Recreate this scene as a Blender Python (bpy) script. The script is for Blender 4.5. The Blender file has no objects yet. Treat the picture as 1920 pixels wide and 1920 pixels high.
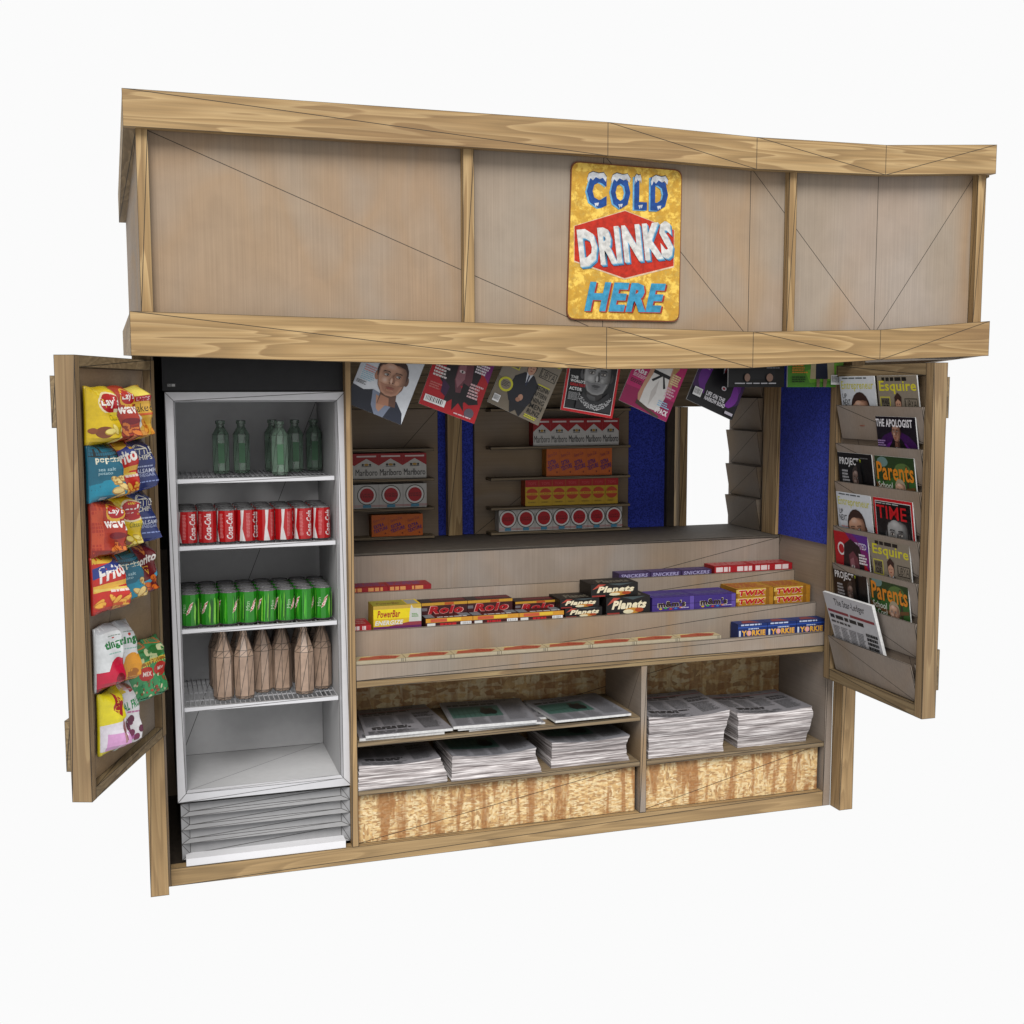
import bpy, bmesh, math, random
from mathutils import Vector, Matrix
random.seed(7)
R = math.radians
S = bpy.context.scene
COL = S.collection

# ------------------------------------------------------------------ camera
cam = bpy.data.cameras.new('camera'); co = bpy.data.objects.new('camera', cam); COL.objects.link(co)
cam.sensor_width = 36; cam.lens = 41.142; cam.clip_start = .05; cam.clip_end = 200
_y, _p, _r = -0.305480, -0.104828, -0.001899
_f = Vector((-math.sin(_y)*math.cos(_p), math.cos(_y)*math.cos(_p), math.sin(_p)))
_rt = Vector((math.cos(_y), math.sin(_y), 0)); _u = _rt.cross(_f)
_r2 = math.cos(_r)*_rt+math.sin(_r)*_u; _u2 = -math.sin(_r)*_rt+math.cos(_r)*_u
M = Matrix((_r2, _u2, -_f)).transposed().to_4x4(); M.translation = Vector((-.05047, -4.73327, 1.99049))
co.matrix_world = M; S.camera = co

# ------------------------------------------------------------------ white studio surroundings and lamps
W = bpy.data.worlds.new('World'); S.world = W; W.use_nodes = True
bg = W.node_tree.nodes['Background']; bg.inputs[0].default_value = (1, 1, 1, 1); bg.inputs[1].default_value = .965
sl = bpy.data.lights.new('key_sun', 'SUN'); sl.energy = 5.; sl.angle = R(34); sl.color = (1, .98, .95)
so = bpy.data.objects.new('key_sun', sl); COL.objects.link(so)
so.rotation_euler = Vector((.25, 1, -1.08)).to_track_quat('-Z', 'Y').to_euler()
S.view_settings.view_transform = 'Standard'; S.view_settings.look = 'None'
S.view_settings.exposure = 0; S.view_settings.gamma = 1; S.view_settings.use_curve_mapping = False
S.render.engine = 'CYCLES'

# ------------------------------------------------------------------ materials
def hx(h):
    h = h.replace('#', ''); o = []
    for i in (0, 2, 4):
        c = int(h[i:i+2], 16)/255; o.append(c/12.92 if c <= .04045 else ((c+.055)/1.055)**2.4)
    return tuple(o)
class N:
    def __init__(s, name, rough=.6, wire=.0, wstr=.9):
        s.m = bpy.data.materials.new(name); s.m.use_nodes = True; s.t = s.m.node_tree; s.n = s.t.nodes
        s.b = s.n['Principled BSDF']; s.b.inputs['Roughness'].default_value = rough; s.wire = wire; s.wstr = wstr
        s.b.inputs['Specular IOR Level'].default_value = .25
    def new(s, ty, **k):
        n = s.n.new(ty)
        for a, v in k.items():
            if hasattr(n, a): setattr(n, a, v)
            else: n.inputs[a.replace('_', ' ')].default_value = v
        return n
    def ln(s, a, b): s.t.links.new(a, b)
    def pos(s, scale, rot=(0, 0, 0), loc=(0, 0, 0)):
        g = s.new('ShaderNodeNewGeometry'); mp = s.new('ShaderNodeMapping')
        mp.inputs['Scale'].default_value = scale; mp.inputs['Rotation'].default_value = rot; mp.inputs['Location'].default_value = loc
        s.ln(g.outputs['Position'], mp.inputs['Vector']); return mp.outputs[0]
    def noise(s, vec, sc=1, det=3, dist=0, rough=.5):
        n = s.new('ShaderNodeTexNoise'); n.inputs['Scale'].default_value = sc; n.inputs['Detail'].default_value = det
        n.inputs['Distortion'].default_value = dist; n.inputs['Roughness'].default_value = rough
        s.ln(vec, n.inputs['Vector']); return n.outputs[0]
    def ramp(s, fac, stops):
        r = s.new('ShaderNodeValToRGB'); e = r.color_ramp.elements
        while len(e) < len(stops): e.new(.5)
        for x, (p, c) in zip(e, stops):
            x.position = p; x.color = (*c, 1) if isinstance(c, tuple) else (c, c, c, 1)
        s.ln(fac, r.inputs[0]); return r.outputs[0]
    def mix(s, fac, a, b, bl='MIX'):
        m = s.new('ShaderNodeMix', data_type='RGBA', blend_type=bl)
        for v, i in ((fac, 0), (a, 6), (b, 7)):
            if hasattr(v, 'links'): s.ln(v, m.inputs[i])
            elif isinstance(v, tuple): m.inputs[i].default_value = (*v, 1)
            else: m.inputs[i].default_value = v
        return m.outputs[2]
    def math(s, op, a, b=0.):
        m = s.new('ShaderNodeMath', operation=op)
        for v, i in ((a, 0), (b, 1)):
            if hasattr(v, 'links'): s.ln(v, m.inputs[i])
            else: m.inputs[i].default_value = v
        return m.outputs[0]
    def bump(s, h, st=.2, d=.002):
        b = s.new('ShaderNodeBump'); b.inputs['Strength'].default_value = st; b.inputs['Distance'].default_value = d
        s.ln(h, b.inputs['Height']); s.ln(b.outputs[0], s.b.inputs['Normal'])
    def out(s, col):
        col = s.mix(1., col, (ALB, ALB, ALB), 'MULTIPLY')
        if s.wire:
            w = s.new('ShaderNodeWireframe'); w.inputs[0].default_value = s.wire
            col = s.mix(s.math('MULTIPLY', w.outputs[0], s.wstr), col, (.012, .01, .008))
        if hasattr(col, 'links'): s.ln(col, s.b.inputs['Base Color'])
        else: s.b.inputs['Base Color'].default_value = (*col, 1)
        return s.m
WIRE = .003
ALB = .6
def wood(name, axis, light=(.56, .385, .185), mid=(.43, .275, .12), dark=(.19, .10, .045), seed=0., grey=0.):
    n = N(name, .62, WIRE)
    lo, hi = .6, 10.
    sc = [hi, hi, hi]; sc[axis] = lo
    v = n.pos(tuple(sc), loc=(seed, seed*1.7, seed*.6))
    a = n.noise(v, 1., 2., .35)
    fr = n.math('FRACT', n.math('MULTIPLY', a, 11.))
    c = n.ramp(fr, [(0, light), (.45, mid), (.8, tuple(x*.82 for x in mid)), (.93, tuple(.7*x+.3*y for x, y in zip(mid, dark))), (1, light)])
    sf = [120., 120., 120.]; sf[axis] = 3.
    f = n.noise(n.pos(tuple(sf)), 1., 2.)
    c = n.mix(.7, c, n.ramp(f, [(.3, .62), (.7, 1.)]), 'MULTIPLY')
    sk = [2.6, 2.6, 2.6]; sk[axis] = .8
    k = n.noise(n.pos(tuple(sk), loc=(3+seed, 1, 2)), 1., 3., .6)
    c = n.mix(n.ramp(k, [(.54, 0.), (.75, .6)]), c, dark)
    c = n.mix(n.ramp(k, [(.15, .45), (.4, 0.)]), c, light)
    n.bump(fr, .08)
    return n.out(c)
def ply(name, base=(.375, .305, .235), tan=(.395, .27, .165), axis=2, loc=(0, 0, 0), streak=.62):
    n = N(name, .7, WIRE)
    sb = [1.9, 1.9, 1.9]; sb[axis] = .85
    a = n.noise(n.pos(tuple(sb), loc=loc), 1., 2., .5)
    c = n.mix(n.ramp(a, [(.4, 0.), (.52, .75), (streak-.06, .9), (streak, .3), (.72, .95)]), base, tan)
    a2 = n.noise(n.pos(tuple(x*.6 for x in sb), loc=(7, 3, 1)), 1., 2., .3)
    c = n.mix(n.ramp(a2, [(.5, 0.), (.62, .5)]), c, (.42, .36, .32))
    a3 = n.noise(n.pos((1.1, 1.1, 1.1), loc=(2, 8, 1)), 1., 4., .3)
    c = n.mix(n.ramp(a3, [(.5, 0.), (.7, .35)]), c, (.37, .25, .165))
    sf = [170., 170., 170.]; sf[axis] = 2.2
    f = n.noise(n.pos(tuple(sf)), 1., 3.)
    c = n.mix(.42, c, n.ramp(f, [(.3, .66), (.7, 1.)]), 'MULTIPLY')
    g = n.noise(n.pos((9, 9, 9), loc=(1, 5, 2)), 1., 5., .5)
    c = n.mix(.3, c, n.ramp(g, [(.3, .7), (.65, 1.)]), 'MULTIPLY')
    n.bump(f, .06)
    return n.out(c)
def osb(name, bright=1., q=1.):
    n = N(name, .65, WIRE)
    def chips(sc, rot, loc):
        v = n.new('ShaderNodeTexVoronoi'); v.inputs['Scale'].default_value = 1.
        d = n.new('ShaderNodeVectorMath', operation='ADD')
        nz = n.new('ShaderNodeTexNoise'); nz.inputs['Scale'].default_value = 9.
        p = n.pos(tuple(x*q for x in sc), rot, loc); n.ln(p, nz.inputs['Vector'])
        n.ln(p, d.inputs[0]); 
        m = n.new('ShaderNodeVectorMath', operation='SCALE'); m.inputs['Scale'].default_value = .14
        n.ln(nz.outputs[1], m.inputs[0]); n.ln(m.outputs[0], d.inputs[1]); n.ln(d.outputs[0], v.inputs['Vector'])
        return v.outputs['Color']
    b = bright
    st = [(0., (.14*b, .055*b, .016*b)), (.3, (.36*b, .16*b, .05*b)), (.48, (.70*b, .43*b, .16*b)), (.62, (.84*b, .66*b, .36*b)), (1, (.93*b, .84*b, .60*b))]
    c1 = n.ramp(chips((22, 22, 70), (0, R(12), 0), (0, 0, 0)), st)
    c2 = n.ramp(chips((60, 60, 26), (0, R(14), 0), (5, 2, 1)), st)
    c3 = n.ramp(chips((30, 30, 95), (0, R(-34), 0), (2, 9, 4)), st)
    m1 = n.noise(n.pos((14, 14, 14)), 1., 2.); m2 = n.noise(n.pos((16, 16, 16), loc=(9, 1, 4)), 1., 2.)
    c = n.mix(n.ramp(m1, [(.5, 0.), (.58, 1.)]), c1, c2)
    c = n.mix(n.ramp(m2, [(.5, 0.), (.56, 1.)]), c, c3)
    c = n.mix(.38, c, (.80*b, .56*b, .28*b))
    s_ = n.noise(n.pos((24, 24, 2.6)), 1., 4., .3)
    c = n.mix(n.ramp(s_, [(.48, 0.), (.6, .8 if q > 1 else .5)]), c, (.36*b, .15*b, .045*b))
    f = n.noise(n.pos((90, 90, 90)), 1., 3.)
    c = n.mix(.5, c, n.ramp(f, [(.3, .55), (.65, 1.)]), 'MULTIPLY')
    n.bump(m1, .1)
    return n.out(c)
def plain(name, col, rough=.5, wire=0., spec=.25, metal=0., nz=.12, nsc=30., wstr=.8):
    n = N(name, rough, wire, wstr); n.b.inputs['Specular IOR Level'].default_value = spec; n.b.inputs['Metallic'].default_value = metal
    f = n.noise(n.pos((nsc, nsc, nsc)), 1., 3.)
    c = n.mix(1., col, n.ramp(f, [(.3, 1-nz), (.7, 1.)]), 'MULTIPLY')
    return n.out(c)
def felt():
    n = N('blue_felt', .95, 0)
    f = n.noise(n.pos((140, 140, 140)), 1., 4.); g = n.noise(n.pos((6, 6, 6)), 1., 2.)
    c = n.mix(n.ramp(f, [(.35, 0.), (.65, 1.)]), (.014, .025, .20), (.05, .075, .55))
    c = n.mix(.3, c, n.ramp(g, [(.3, .7), (.7, 1.)]), 'MULTIPLY')
    n.bump(f, .4); return n.out(c)
def pages():
    n = N('page_edges', .85, 0)
    f = n.noise(n.pos((5, 5, 190)), 1., 3., .6); g = n.noise(n.pos((26, 26, 420)), 1., 2.)
    c = n.ramp(f, [(.36, (.17, .145, .145)), (.5, (.46, .42, .42)), (.64, (.80, .76, .76))])
    c = n.mix(.5, c, n.ramp(g, [(.35, .55), (.6, 1.)]), 'MULTIPLY')
    return n.out(c)
def printed(name, rough=.4, spec=.3, wear=.08, blotch=None):
    n = N(name, rough); n.b.inputs['Specular IOR Level'].default_value = spec
    a = n.new('ShaderNodeVertexColor', layer_name='Col')
    f = n.noise(n.pos((60, 60, 60)), 1., 4.)
    c = n.mix(1., a.outputs[0], n.ramp(f, [(.3, 1-wear), (.7, 1.)]), 'MULTIPLY')
    if blotch:
        g = n.noise(n.pos((40, 40, 40)), 1., 8., .2, .7); h = n.noise(n.pos((26, 26, 26), loc=(4, 4, 4)), 1., 8., .3, .7)
        c = n.mix(n.ramp(g, [(.5, 0.), (.6, blotch)]), c, (.52, .34, .07), 'MIX')
        c = n.mix(n.ramp(h, [(.5, 0.), (.6, blotch)]), c, (.98, .68, .13), 'MIX')
    return n.out(c)
def glass(name, col, rough=.08, alpha=.62):
    n = N(name, rough, .0026, .85); n.b.inputs['Specular IOR Level'].default_value = .6
    f = n.noise(n.pos((40, 40, 40)), 1., 3.)
    c = n.mix(1., col, n.ramp(f, [(.3, .75), (.7, 1.)]), 'MULTIPLY')
    n.b.inputs['Alpha'].default_value = alpha
    return n.out(c)
MT = dict(
    bx=wood('pine_board', 0), bx2=wood('pine_board_lower', 0, seed=4.3), bz=wood('pine_post', 2, seed=1.2), by=wood('pine_side', 1, (.42, .30, .16), (.34, .235, .12)),
    bd=wood('door_frame_wood', 2, (.36, .25, .13), (.31, .205, .105), (.2, .12, .06), seed=2.2), bdx=wood('door_rail_wood', 1, (.33, .24, .13), (.27, .19, .1), seed=5.),
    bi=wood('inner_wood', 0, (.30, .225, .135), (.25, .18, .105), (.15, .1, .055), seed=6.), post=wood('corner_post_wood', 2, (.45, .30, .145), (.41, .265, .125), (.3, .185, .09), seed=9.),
    sill=wood('sill_wood', 0, (.46, .31, .15), (.40, .265, .125), (.27, .17, .08), seed=11.), trim=wood('trim_wood', 0, (.36, .26, .13), (.28, .19, .095), seed=14.),
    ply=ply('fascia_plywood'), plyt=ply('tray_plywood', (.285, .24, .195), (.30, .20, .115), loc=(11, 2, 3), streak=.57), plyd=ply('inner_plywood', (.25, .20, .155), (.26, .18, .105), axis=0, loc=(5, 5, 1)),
    plyr=ply('side_plywood', (.29, .235, .185), (.35, .23, .12), axis=1, loc=(3, 7, 9)), top=plain('shaded_countertop_wood', (.12, .10, .08), .7, WIRE, nz=.25),  # countertop colour darkened to carry the interior shade
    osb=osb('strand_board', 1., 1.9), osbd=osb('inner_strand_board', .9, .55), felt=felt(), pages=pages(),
    white=plain('white_enamel', (.68, .68, .71), .35, WIRE, .4, nz=.04), liner=plain('fridge_liner', (.60, .60, .61), .5, WIRE, nz=.06),
    grille=plain('grille_grey', (.36, .36, .37), .45, WIRE, nz=.08), kick=plain('kick_plate_white', (.8, .8, .83), .4, 0, nz=.03), black=plain('black_plastic', (.018, .018, .02), .5, 0, .2, nz=.2),
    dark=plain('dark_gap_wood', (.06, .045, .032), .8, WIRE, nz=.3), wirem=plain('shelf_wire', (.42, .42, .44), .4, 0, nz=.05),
    pane=plain('shelf_pane', (.3, .3, .31), .4, 0), paper=plain('newsprint', (.55, .55, .57), .85, 0, nz=.1), edge=plain('paper_edge', (.7, .7, .7), .8, 0, nz=.25, nsc=90),
    alu=plain('can_top_metal', (.22, .22, .23), .6, .0016, .3, .3, wstr=.8), prn=printed('printed_paper'), foil=printed('printed_foil', .25, .5, .14), box=printed('printed_card', .5, .25, .1),
    sign=printed('weathered_sign_paint', .55, .2, .2, .75), signb=printed('sign_lettering', .5, .2, .42), can=printed('printed_can', .28, .5, .1),
    gglass=glass('green_glass', (.22, .33, .25), .15, .72), label=plain('bottle_label', (.07, .17, .09), .5, 0), bglass=glass('brown_bottle', (.46, .32, .235), .35, .94),
    rim=plain('sign_edge', (.20, .06, .02), .6, 0),
)

# ------------------------------------------------------------------ mesh helpers
WL = {}
def wloc(o): return WL.get(o.name, Vector((0, 0, 0)))
def tag(o, label=None, cat=None, group=None, kind=None):
    if label: o['label'] = label
    if cat: o['category'] = cat
    if group: o['group'] = group
    if kind: o['kind'] = kind
    return o
def thing(name, label, cat, loc=(0, 0, 0), group=None):
    o = bpy.data.objects.new(name, None); o.empty_display_size = .05; COL.objects.link(o); o.location = loc
    WL[o.name] = Vector(loc); return tag(o, label, cat, group)
def link(name, me, parent, loc=None):
    o = bpy.data.objects.new(name, me); COL.objects.link(o)
    if parent: o.parent = parent
    if loc is not None: o.location = loc
    return o
class MB:
    def __init__(s): s.v = []; s.f = []
    def hexa(s, p):           # p: bottom 4 ccw, top 4 ccw
        i = len(s.v); s.v += [Vector(q) for q in p]
        s.f += [tuple(i+k for k in q) for q in ((3, 2, 1, 0), (4, 5, 6, 7), (0, 1, 5, 4), (1, 2, 6, 5), (2, 3, 7, 6), (3, 0, 4, 7))]; return s
    def box(s, x0, x1, y0, y1, z0, z1):
        return s.hexa([(x0, y0, z0), (x1, y0, z0), (x1, y1, z0), (x0, y1, z0), (x0, y0, z1), (x1, y0, z1), (x1, y1, z1), (x0, y1, z1)])
    def quad(s, *p):
        i = len(s.v); s.v += [Vector(q) for q in p]; s.f.append(tuple(range(i, i+len(p)))); return s
    def strip(s, xs, z0, z1, y0, y1):       # warped board with stations
        i = len(s.v)
        for x, a, b in zip(xs, z0, z1): s.v += [Vector(q) for q in ((x, y0, a), (x, y1, a), (x, y1, b), (x, y0, b))]
        n = len(xs)
        for k in range(n-1):
            a = i+4*k; b = a+4
            s.f += [(a+3, a, b, b+3) if k < n-2 else (a, b, b+3, a+3), (a+1, a+2, b+2, b+1), (a+3, b+3, b+2, a+2), (a, a+1, b+1, b)]
        s.f += [(i, i+3, i+2, i+1), (i+4*n-4, i+4*n-3, i+4*n-2, i+4*n-1)]; return s
    def lathe(s, prof, n, c=(0, 0, 0), ph=0.):
        i = len(s.v); c = Vector(c)
        for r, z in prof:
            for k in range(n):
                a = ph+2*math.pi*k/n; s.v.append(c+Vector((r*math.cos(a), r*math.sin(a), z)))
        m = len(prof)
        for j in range(m-1):
            for k in range(n):
                a = i+j*n+k; b = i+j*n+(k+1) % n; s.f.append((a, b, b+n, a+n))
        s.f.append(tuple(i+k for k in reversed(range(n)))); s.f.append(tuple(i+(m-1)*n+k for k in range(n))); return s
    def build(s, name, mat, parent=None, smooth=False):
        if parent is not None: o = wloc(parent)
        else:
            xs = [v.x for v in s.v]; ys = [v.y for v in s.v]; zs = [v.z for v in s.v]
            o = Vector(((min(xs)+max(xs))/2, (min(ys)+max(ys))/2, min(zs)))
        me = bpy.data.meshes.new(name); me.from_pydata([v-o for v in s.v], [], s.f)
        bm = bmesh.new(); bm.from_mesh(me); bmesh.ops.recalc_face_normals(bm, faces=bm.faces); bm.to_mesh(me); bm.free()
        me.materials.append(MT[mat] if isinstance(mat, str) else mat)
        if smooth: me.polygons.foreach_set('use_smooth', [True]*len(me.polygons))
        ob = link(name, me, parent, None if parent is not None else o)
        WL[ob.name] = o; return ob
def bx(name, mat, parent, *a): return MB().box(*a).build(name, mat, parent)

# ------------------------------------------------------------------ flat print (real thin inked shapes on a surface)
_tc = {}
def text_mesh(s, b=0., sh=0.):
    b = min(b, .05)
    k = (s, b, sh)
    if k not in _tc:
        c = bpy.data.curves.new('t', 'FONT'); c.body = s; c.offset = b; c.shear = sh; c.resolution_u = 2; c.space_character = 1+b*2.2; c.fill_mode = 'FRONT'
        o = bpy.data.objects.new('t', c); COL.objects.link(o); bpy.context.view_layer.update()
        dg = bpy.context.evaluated_depsgraph_get(); me = bpy.data.meshes.new_from_object(o.evaluated_get(dg))
        vs = [v.co.copy() for v in me.vertices]; fs = [tuple(p.vertices) for p in me.polygons]
        bpy.data.objects.remove(o); bpy.data.meshes.remove(me); bpy.data.curves.remove(c)
        x0 = min(v.x for v in vs); x1 = max(v.x for v in vs); y0 = min(v.y for v in vs); y1 = max(v.y for v in vs)
        _tc[k] = ([((v.x-x0)/(x1-x0), (v.y-y0)/(y1-y0)) for v in vs], fs)
    return _tc[k]
class Art:
    def __init__(s, bgc=None, asp=1.): 
        s.v = []; s.f = []; s.c = []; s.k = 0; s.asp = asp
        if bgc: s.rect(0, 0, 1, 1, bgc)
    def add(s, pts, faces, col):
        i = len(s.v); s.v += [(p[0], p[1], s.k) for p in pts]; s.f += [tuple(i+q for q in f) for f in faces]
        c = hx(col); s.c += [c]*len(faces); s.k += 1; return s
    def poly(s, pts, col): return s.add(pts, [tuple(range(len(pts)))], col)
    def rect(s, a, b, c, d, col): return s.poly([(a, b), (c, b), (c, d), (a, d)], col)
    def ell(s, cx, cy, rx, ry, col, n=18, a0=0., a1=360., rot=0.):
        p = []; m = n if a1-a0 >= 360 else n+1
        for k in range(m):
            a = R(a0+(a1-a0)*k/n); x, y = rx*math.cos(a), ry*math.sin(a)
            x *= s.asp; x, y = x*math.cos(R(rot))-y*math.sin(R(rot)), x*math.sin(R(rot))+y*math.cos(R(rot))
            p.append((cx+x/s.asp, cy+y))
        return s.poly(p, col)
    def text(s, t, a, b, c, d, col, bold=.02, sh=0., rot=0.):
        vs, fs = text_mesh(t, bold, sh); o = []; cx, cy = (a+c)/2, (b+d)/2; cr, sr = math.cos(R(rot)), math.sin(R(rot))
        for x, y in vs:
            X = (a+(c-a)*x-cx)*s.asp; Y = b+(d-b)*y-cy
            o.append((cx+(X*cr-Y*sr)/s.asp, cy+X*sr+Y*cr))
        return s.add(o, fs, col)
    def lines(s, a, b, c, d, n, col, fill=.55, words=True, al='l'):
        pts = []; fs = []; h = (d-b)/n
        for j in range(n):
            y1 = d-j*h; y0 = y1-h*fill; x = a; end = a+(c-a)*random.uniform(.72, 1.)
            while x < end-1e-6:
                w = min((c-a)*random.uniform(.08, .24), end-x) if words else end-x
                i = len(pts); pts += [(x, y0), (x+w, y0), (x+w, y1), (x, y1)]; fs.append((i, i+1, i+2, i+3)); x += w+(c-a)*.03
        return s.add(pts, fs, col)
    def bars(s, a, b, c, d):
        s.rect(a, b, c, d, '#f2f2f2'); pts = []; fs = []; x = a+(c-a)*.08
        while x < c-(c-a)*.1:
            w = (c-a)*random.choice((.02, .04, .05)); i = len(pts)
            pts += [(x, b+(d-b)*.22), (x+w, b+(d-b)*.22), (x+w, d-(d-b)*.1), (x, d-(d-b)*.1)]; fs.append((i, i+1, i+2, i+3)); x += w+(c-a)*.045
        return s.add(pts, fs, '#111111')
    def face(s, cx, cy, w, h, skin, shade, hair, lip='#a05a4a', beard=None, eyes='#2a211c', gaze=0., rot=0.):
        o = Art(asp=s.asp)
        e = o.ell
        def lp(c, d, t): return '#%02x%02x%02x' % tuple(int(int(c[q:q+2], 16)*(1-t)+int(d[q:q+2], 16)*t) for q in (1, 3, 5))
        def soft(x, y, rx, ry, c0, c1, m=6, r0=0.):
            for q in range(m): t = (q+1)/m; e(x, y, rx*(1-.8*q/m), ry*(1-.8*q/m), lp(c0, c1, t), 14, rot=r0)
        dk = lp(shade, '#140c0a', .45); hl = lp(skin, '#ffffff', .28)
        e(cx-w*.52, cy-h*.02, w*.09, h*.13, shade); e(cx+w*.52, cy-h*.02, w*.09, h*.13, dk)
        o.poly([(cx-w*.27, cy-h*.3), (cx+w*.27, cy-h*.3), (cx+w*.33, cy-h*.75), (cx-w*.33, cy-h*.75)], dk)
        o.poly([(cx-w*.25, cy-h*.5), (cx+w*.05, cy-h*.55), (cx+w*.1, cy-h*.75), (cx-w*.31, cy-h*.75)], shade)
        e(cx, cy+h*.13, w*.56, h*.42, hair)
        prof = [(-.49, .2), (-.5, -.05), (-.44, -.27), (-.3, -.42), (-.12, -.5), (.12, -.5), (.3, -.42), (.44, -.27), (.5, -.05), (.48, .2), (.42, .28), (.2, .33), (0, .335), (-.2, .33), (-.42, .28)]
        for q in range(7):
            t = q/6; kx = 1-.34*t; ox = -.13*t; ky = 1-.14*t
            o.poly([(cx+w*(x*kx+ox*.9), cy+h*(y*ky+.01*t)) for x, y in prof], lp(dk, skin, min(1, .25+t*.85)))
        soft(cx-w*.1, cy+h*.26, w*.22, h*.09, skin, hl); soft(cx-w*.24, cy-h*.1, w*.13, h*.09, skin, hl); soft(cx+w*.2, cy-h*.12, w*.1, h*.08, lp(skin, shade, .5), skin)
        if beard:
            for q in range(3): t = q*.03; o.poly([(cx-w*(.42-t), cy-h*.18), (cx-w*(.3-t), cy-h*(.42-t)), (cx-w*.1, cy-h*(.49-t)), (cx+w*.1, cy-h*(.49-t)), (cx+w*(.3-t), cy-h*(.42-t)), (cx+w*(.42-t), cy-h*.18), (cx+w*.2, cy-h*.21), (cx, cy-h*.18), (cx-w*.2, cy-h*.21)], lp(skin, beard, .35+.3*q))
        for sg in (-1, 1):
            X = cx+sg*w*.21; sk = skin if sg < 0 else lp(skin, shade, .6)
            soft(X, cy+h*.05, w*.15, h*.075, sk, lp(sk, dk, .75)); e(X, cy+h*.04, w*.085, h*.026, '#c2bcb6'); e(X+gaze*w*.03, cy+h*.045, w*.04, h*.03, eyes); e(X+gaze*w*.03-w*.012, cy+h*.056, w*.01, h*.007, '#ffffff', 6)
            o.poly([(cx+sg*w*.12, cy+h*.068), (cx+sg*w*.3, cy+h*.062), (cx+sg*w*.22, cy+h*.08)], dk)
            o.poly([(cx+sg*w*.08, cy+h*.105), (cx+sg*w*.2, cy+h*.125), (cx+sg*w*.35, cy+h*.1), (cx+sg*w*.3, cy+h*.14), (cx+sg*w*.1, cy+h*.135)], hair)
        o.poly([(cx+w*.02, cy+h*.08), (cx+w*.06, cy+h*.06), (cx+w*.12, cy-h*.13), (cx+w*.02, cy-h*.165)], lp(shade, dk, .4)); soft(cx-w*.01, cy-h*.1, w*.045, h*.09, skin, hl, 4)
        e(cx-w*.05, cy-h*.155, w*.035, h*.012, dk); e(cx+w*.06, cy-h*.155, w*.035, h*.012, dk)
        o.poly([(cx-w*.18, cy-h*.275), (cx-w*.05, cy-h*.25), (cx, cy-h*.258), (cx+w*.05, cy-h*.25), (cx+w*.18, cy-h*.275), (cx, cy-h*.285)], lp(lip, dk, .3)); o.poly([(cx-w*.17, cy-h*.28), (cx, cy-h*.287), (cx+w*.17, cy-h*.28), (cx+w*.06, cy-h*.32), (cx-w*.06, cy-h*.32)], lip)
        soft(cx, cy-h*.35, w*.13, h*.025, lp(skin, shade, .3), shade, 3)
        cr, sr = math.cos(R(rot)), math.sin(R(rot)); vs = []
        for x, y, k in o.v:
            X, Y = (x-cx)*s.asp, y-cy; vs.append((cx+(X*cr-Y*sr)/s.asp, cy+X*sr+Y*cr, s.k+k))
        i = len(s.v); s.v += vs; s.f += [tuple(i+q for q in f) for f in o.f]; s.c += o.c; s.k += o.k; return s
    def emit(s, name, fn, mat, parent, cu=(), cv=(), step=.00012, clip=True):
        bm = bmesh.new(); cl = bm.loops.layers.float_color.new('Col')
        vs = [bm.verts.new((x, y, k*1.)) for x, y, k in s.v]
        for f, c in zip(s.f, s.c):
            if len(set(f)) < 3: continue
            try: fc = bm.faces.new([vs[q] for q in f])
            except ValueError: continue
            for l in fc.loops: l[cl] = (*c, 1)
        def cut(co_, no, **k):
            bmesh.ops.bisect_plane(bm, geom=bm.verts[:]+bm.edges[:]+bm.faces[:], plane_co=co_, plane_no=no, **k)
        if clip:
            cut((0, 0, 0), (-1, 0, 0), clear_outer=True); cut((1, 0, 0), (1, 0, 0), clear_outer=True)
            cut((0, 0, 0), (0, -1, 0), clear_outer=True); cut((0, 1, 0), (0, 1, 0), clear_outer=True)
        for u in cu: cut((u, 0, 0), (1, 0, 0))
        for v in cv: cut((0, v, 0), (0, 1, 0))
        bmesh.ops.triangulate(bm, faces=bm.faces[:]); o = wloc(parent) if parent is not None else Vector((0, 0, 0))
        bm.verts.ensure_lookup_table()
        for v in bm.verts: v.co = fn(v.co.x, v.co.y, v.co.z*step)-o
        me = bpy.data.meshes.new(name); bm.to_mesh(me); bm.free(); me.materials.append(MT[mat])
        ob = link(name, me, parent); WL[ob.name] = o; return ob
def qf(bl, br, tr, tl, lift=.0006):
    bl, br, tr, tl = map(Vector, (bl, br, tr, tl)); n = (br-bl).cross(tl-bl).normalized()
    return lambda u, v, k: (bl*(1-u)+br*u)*(1-v)+(tl*(1-u)+tr*u)*v+n*(lift+k)
G = [i/10 for i in range(1, 10)]

# ------------------------------------------------------------------ cover designs
AS = .78
def c_upnext():
    a = Art('#d9dde4', AS)
    a.rect(0, 0, .06, 1, '#c9cdd6'); a.lines(.08, .955, .92, .985, 1, '#555a60')
    a.text('Entrepreneur', .04, .81, .96, .94, '#cfca4c', .01)
    a.text('UP', .05, .72, .17, .785, '#15161a', 0.01); a.text('NEXT', .05, .635, .27, .71, '#15161a', 0.01)
    a.lines(.07, .36, .33, .56, 8, '#9cc3d6'); a.lines(.09, .48, .3, .57, 3, '#d78d8d')
    a.poly([(0, .27), (.2, .25), (.36, .3), (.45, .2), (.6, .0), (0, 0)], '#1b1f2c')
    a.poly([(.6, 0), (.66, .22), (.78, .26), (.94, .14), (1, 0)], '#262b3b')
    a.poly([(.34, .3), (.4, .1), (.5, .0), (.66, 0), (.7, .12), (.76, .24), (.66, .26)], '#7d869b'); a.poly([(.42, .25), (.5, .08), (.56, .05), (.66, .22)], '#b98a70')
    a.face(.57, .53, .48, .5, '#cf9f84', '#b07c62', '#3b2620', beard='#a67660', gaze=1, rot=8)
    a.lines(.03, .3, .2, .35, 3, '#333'*2); return a
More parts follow.
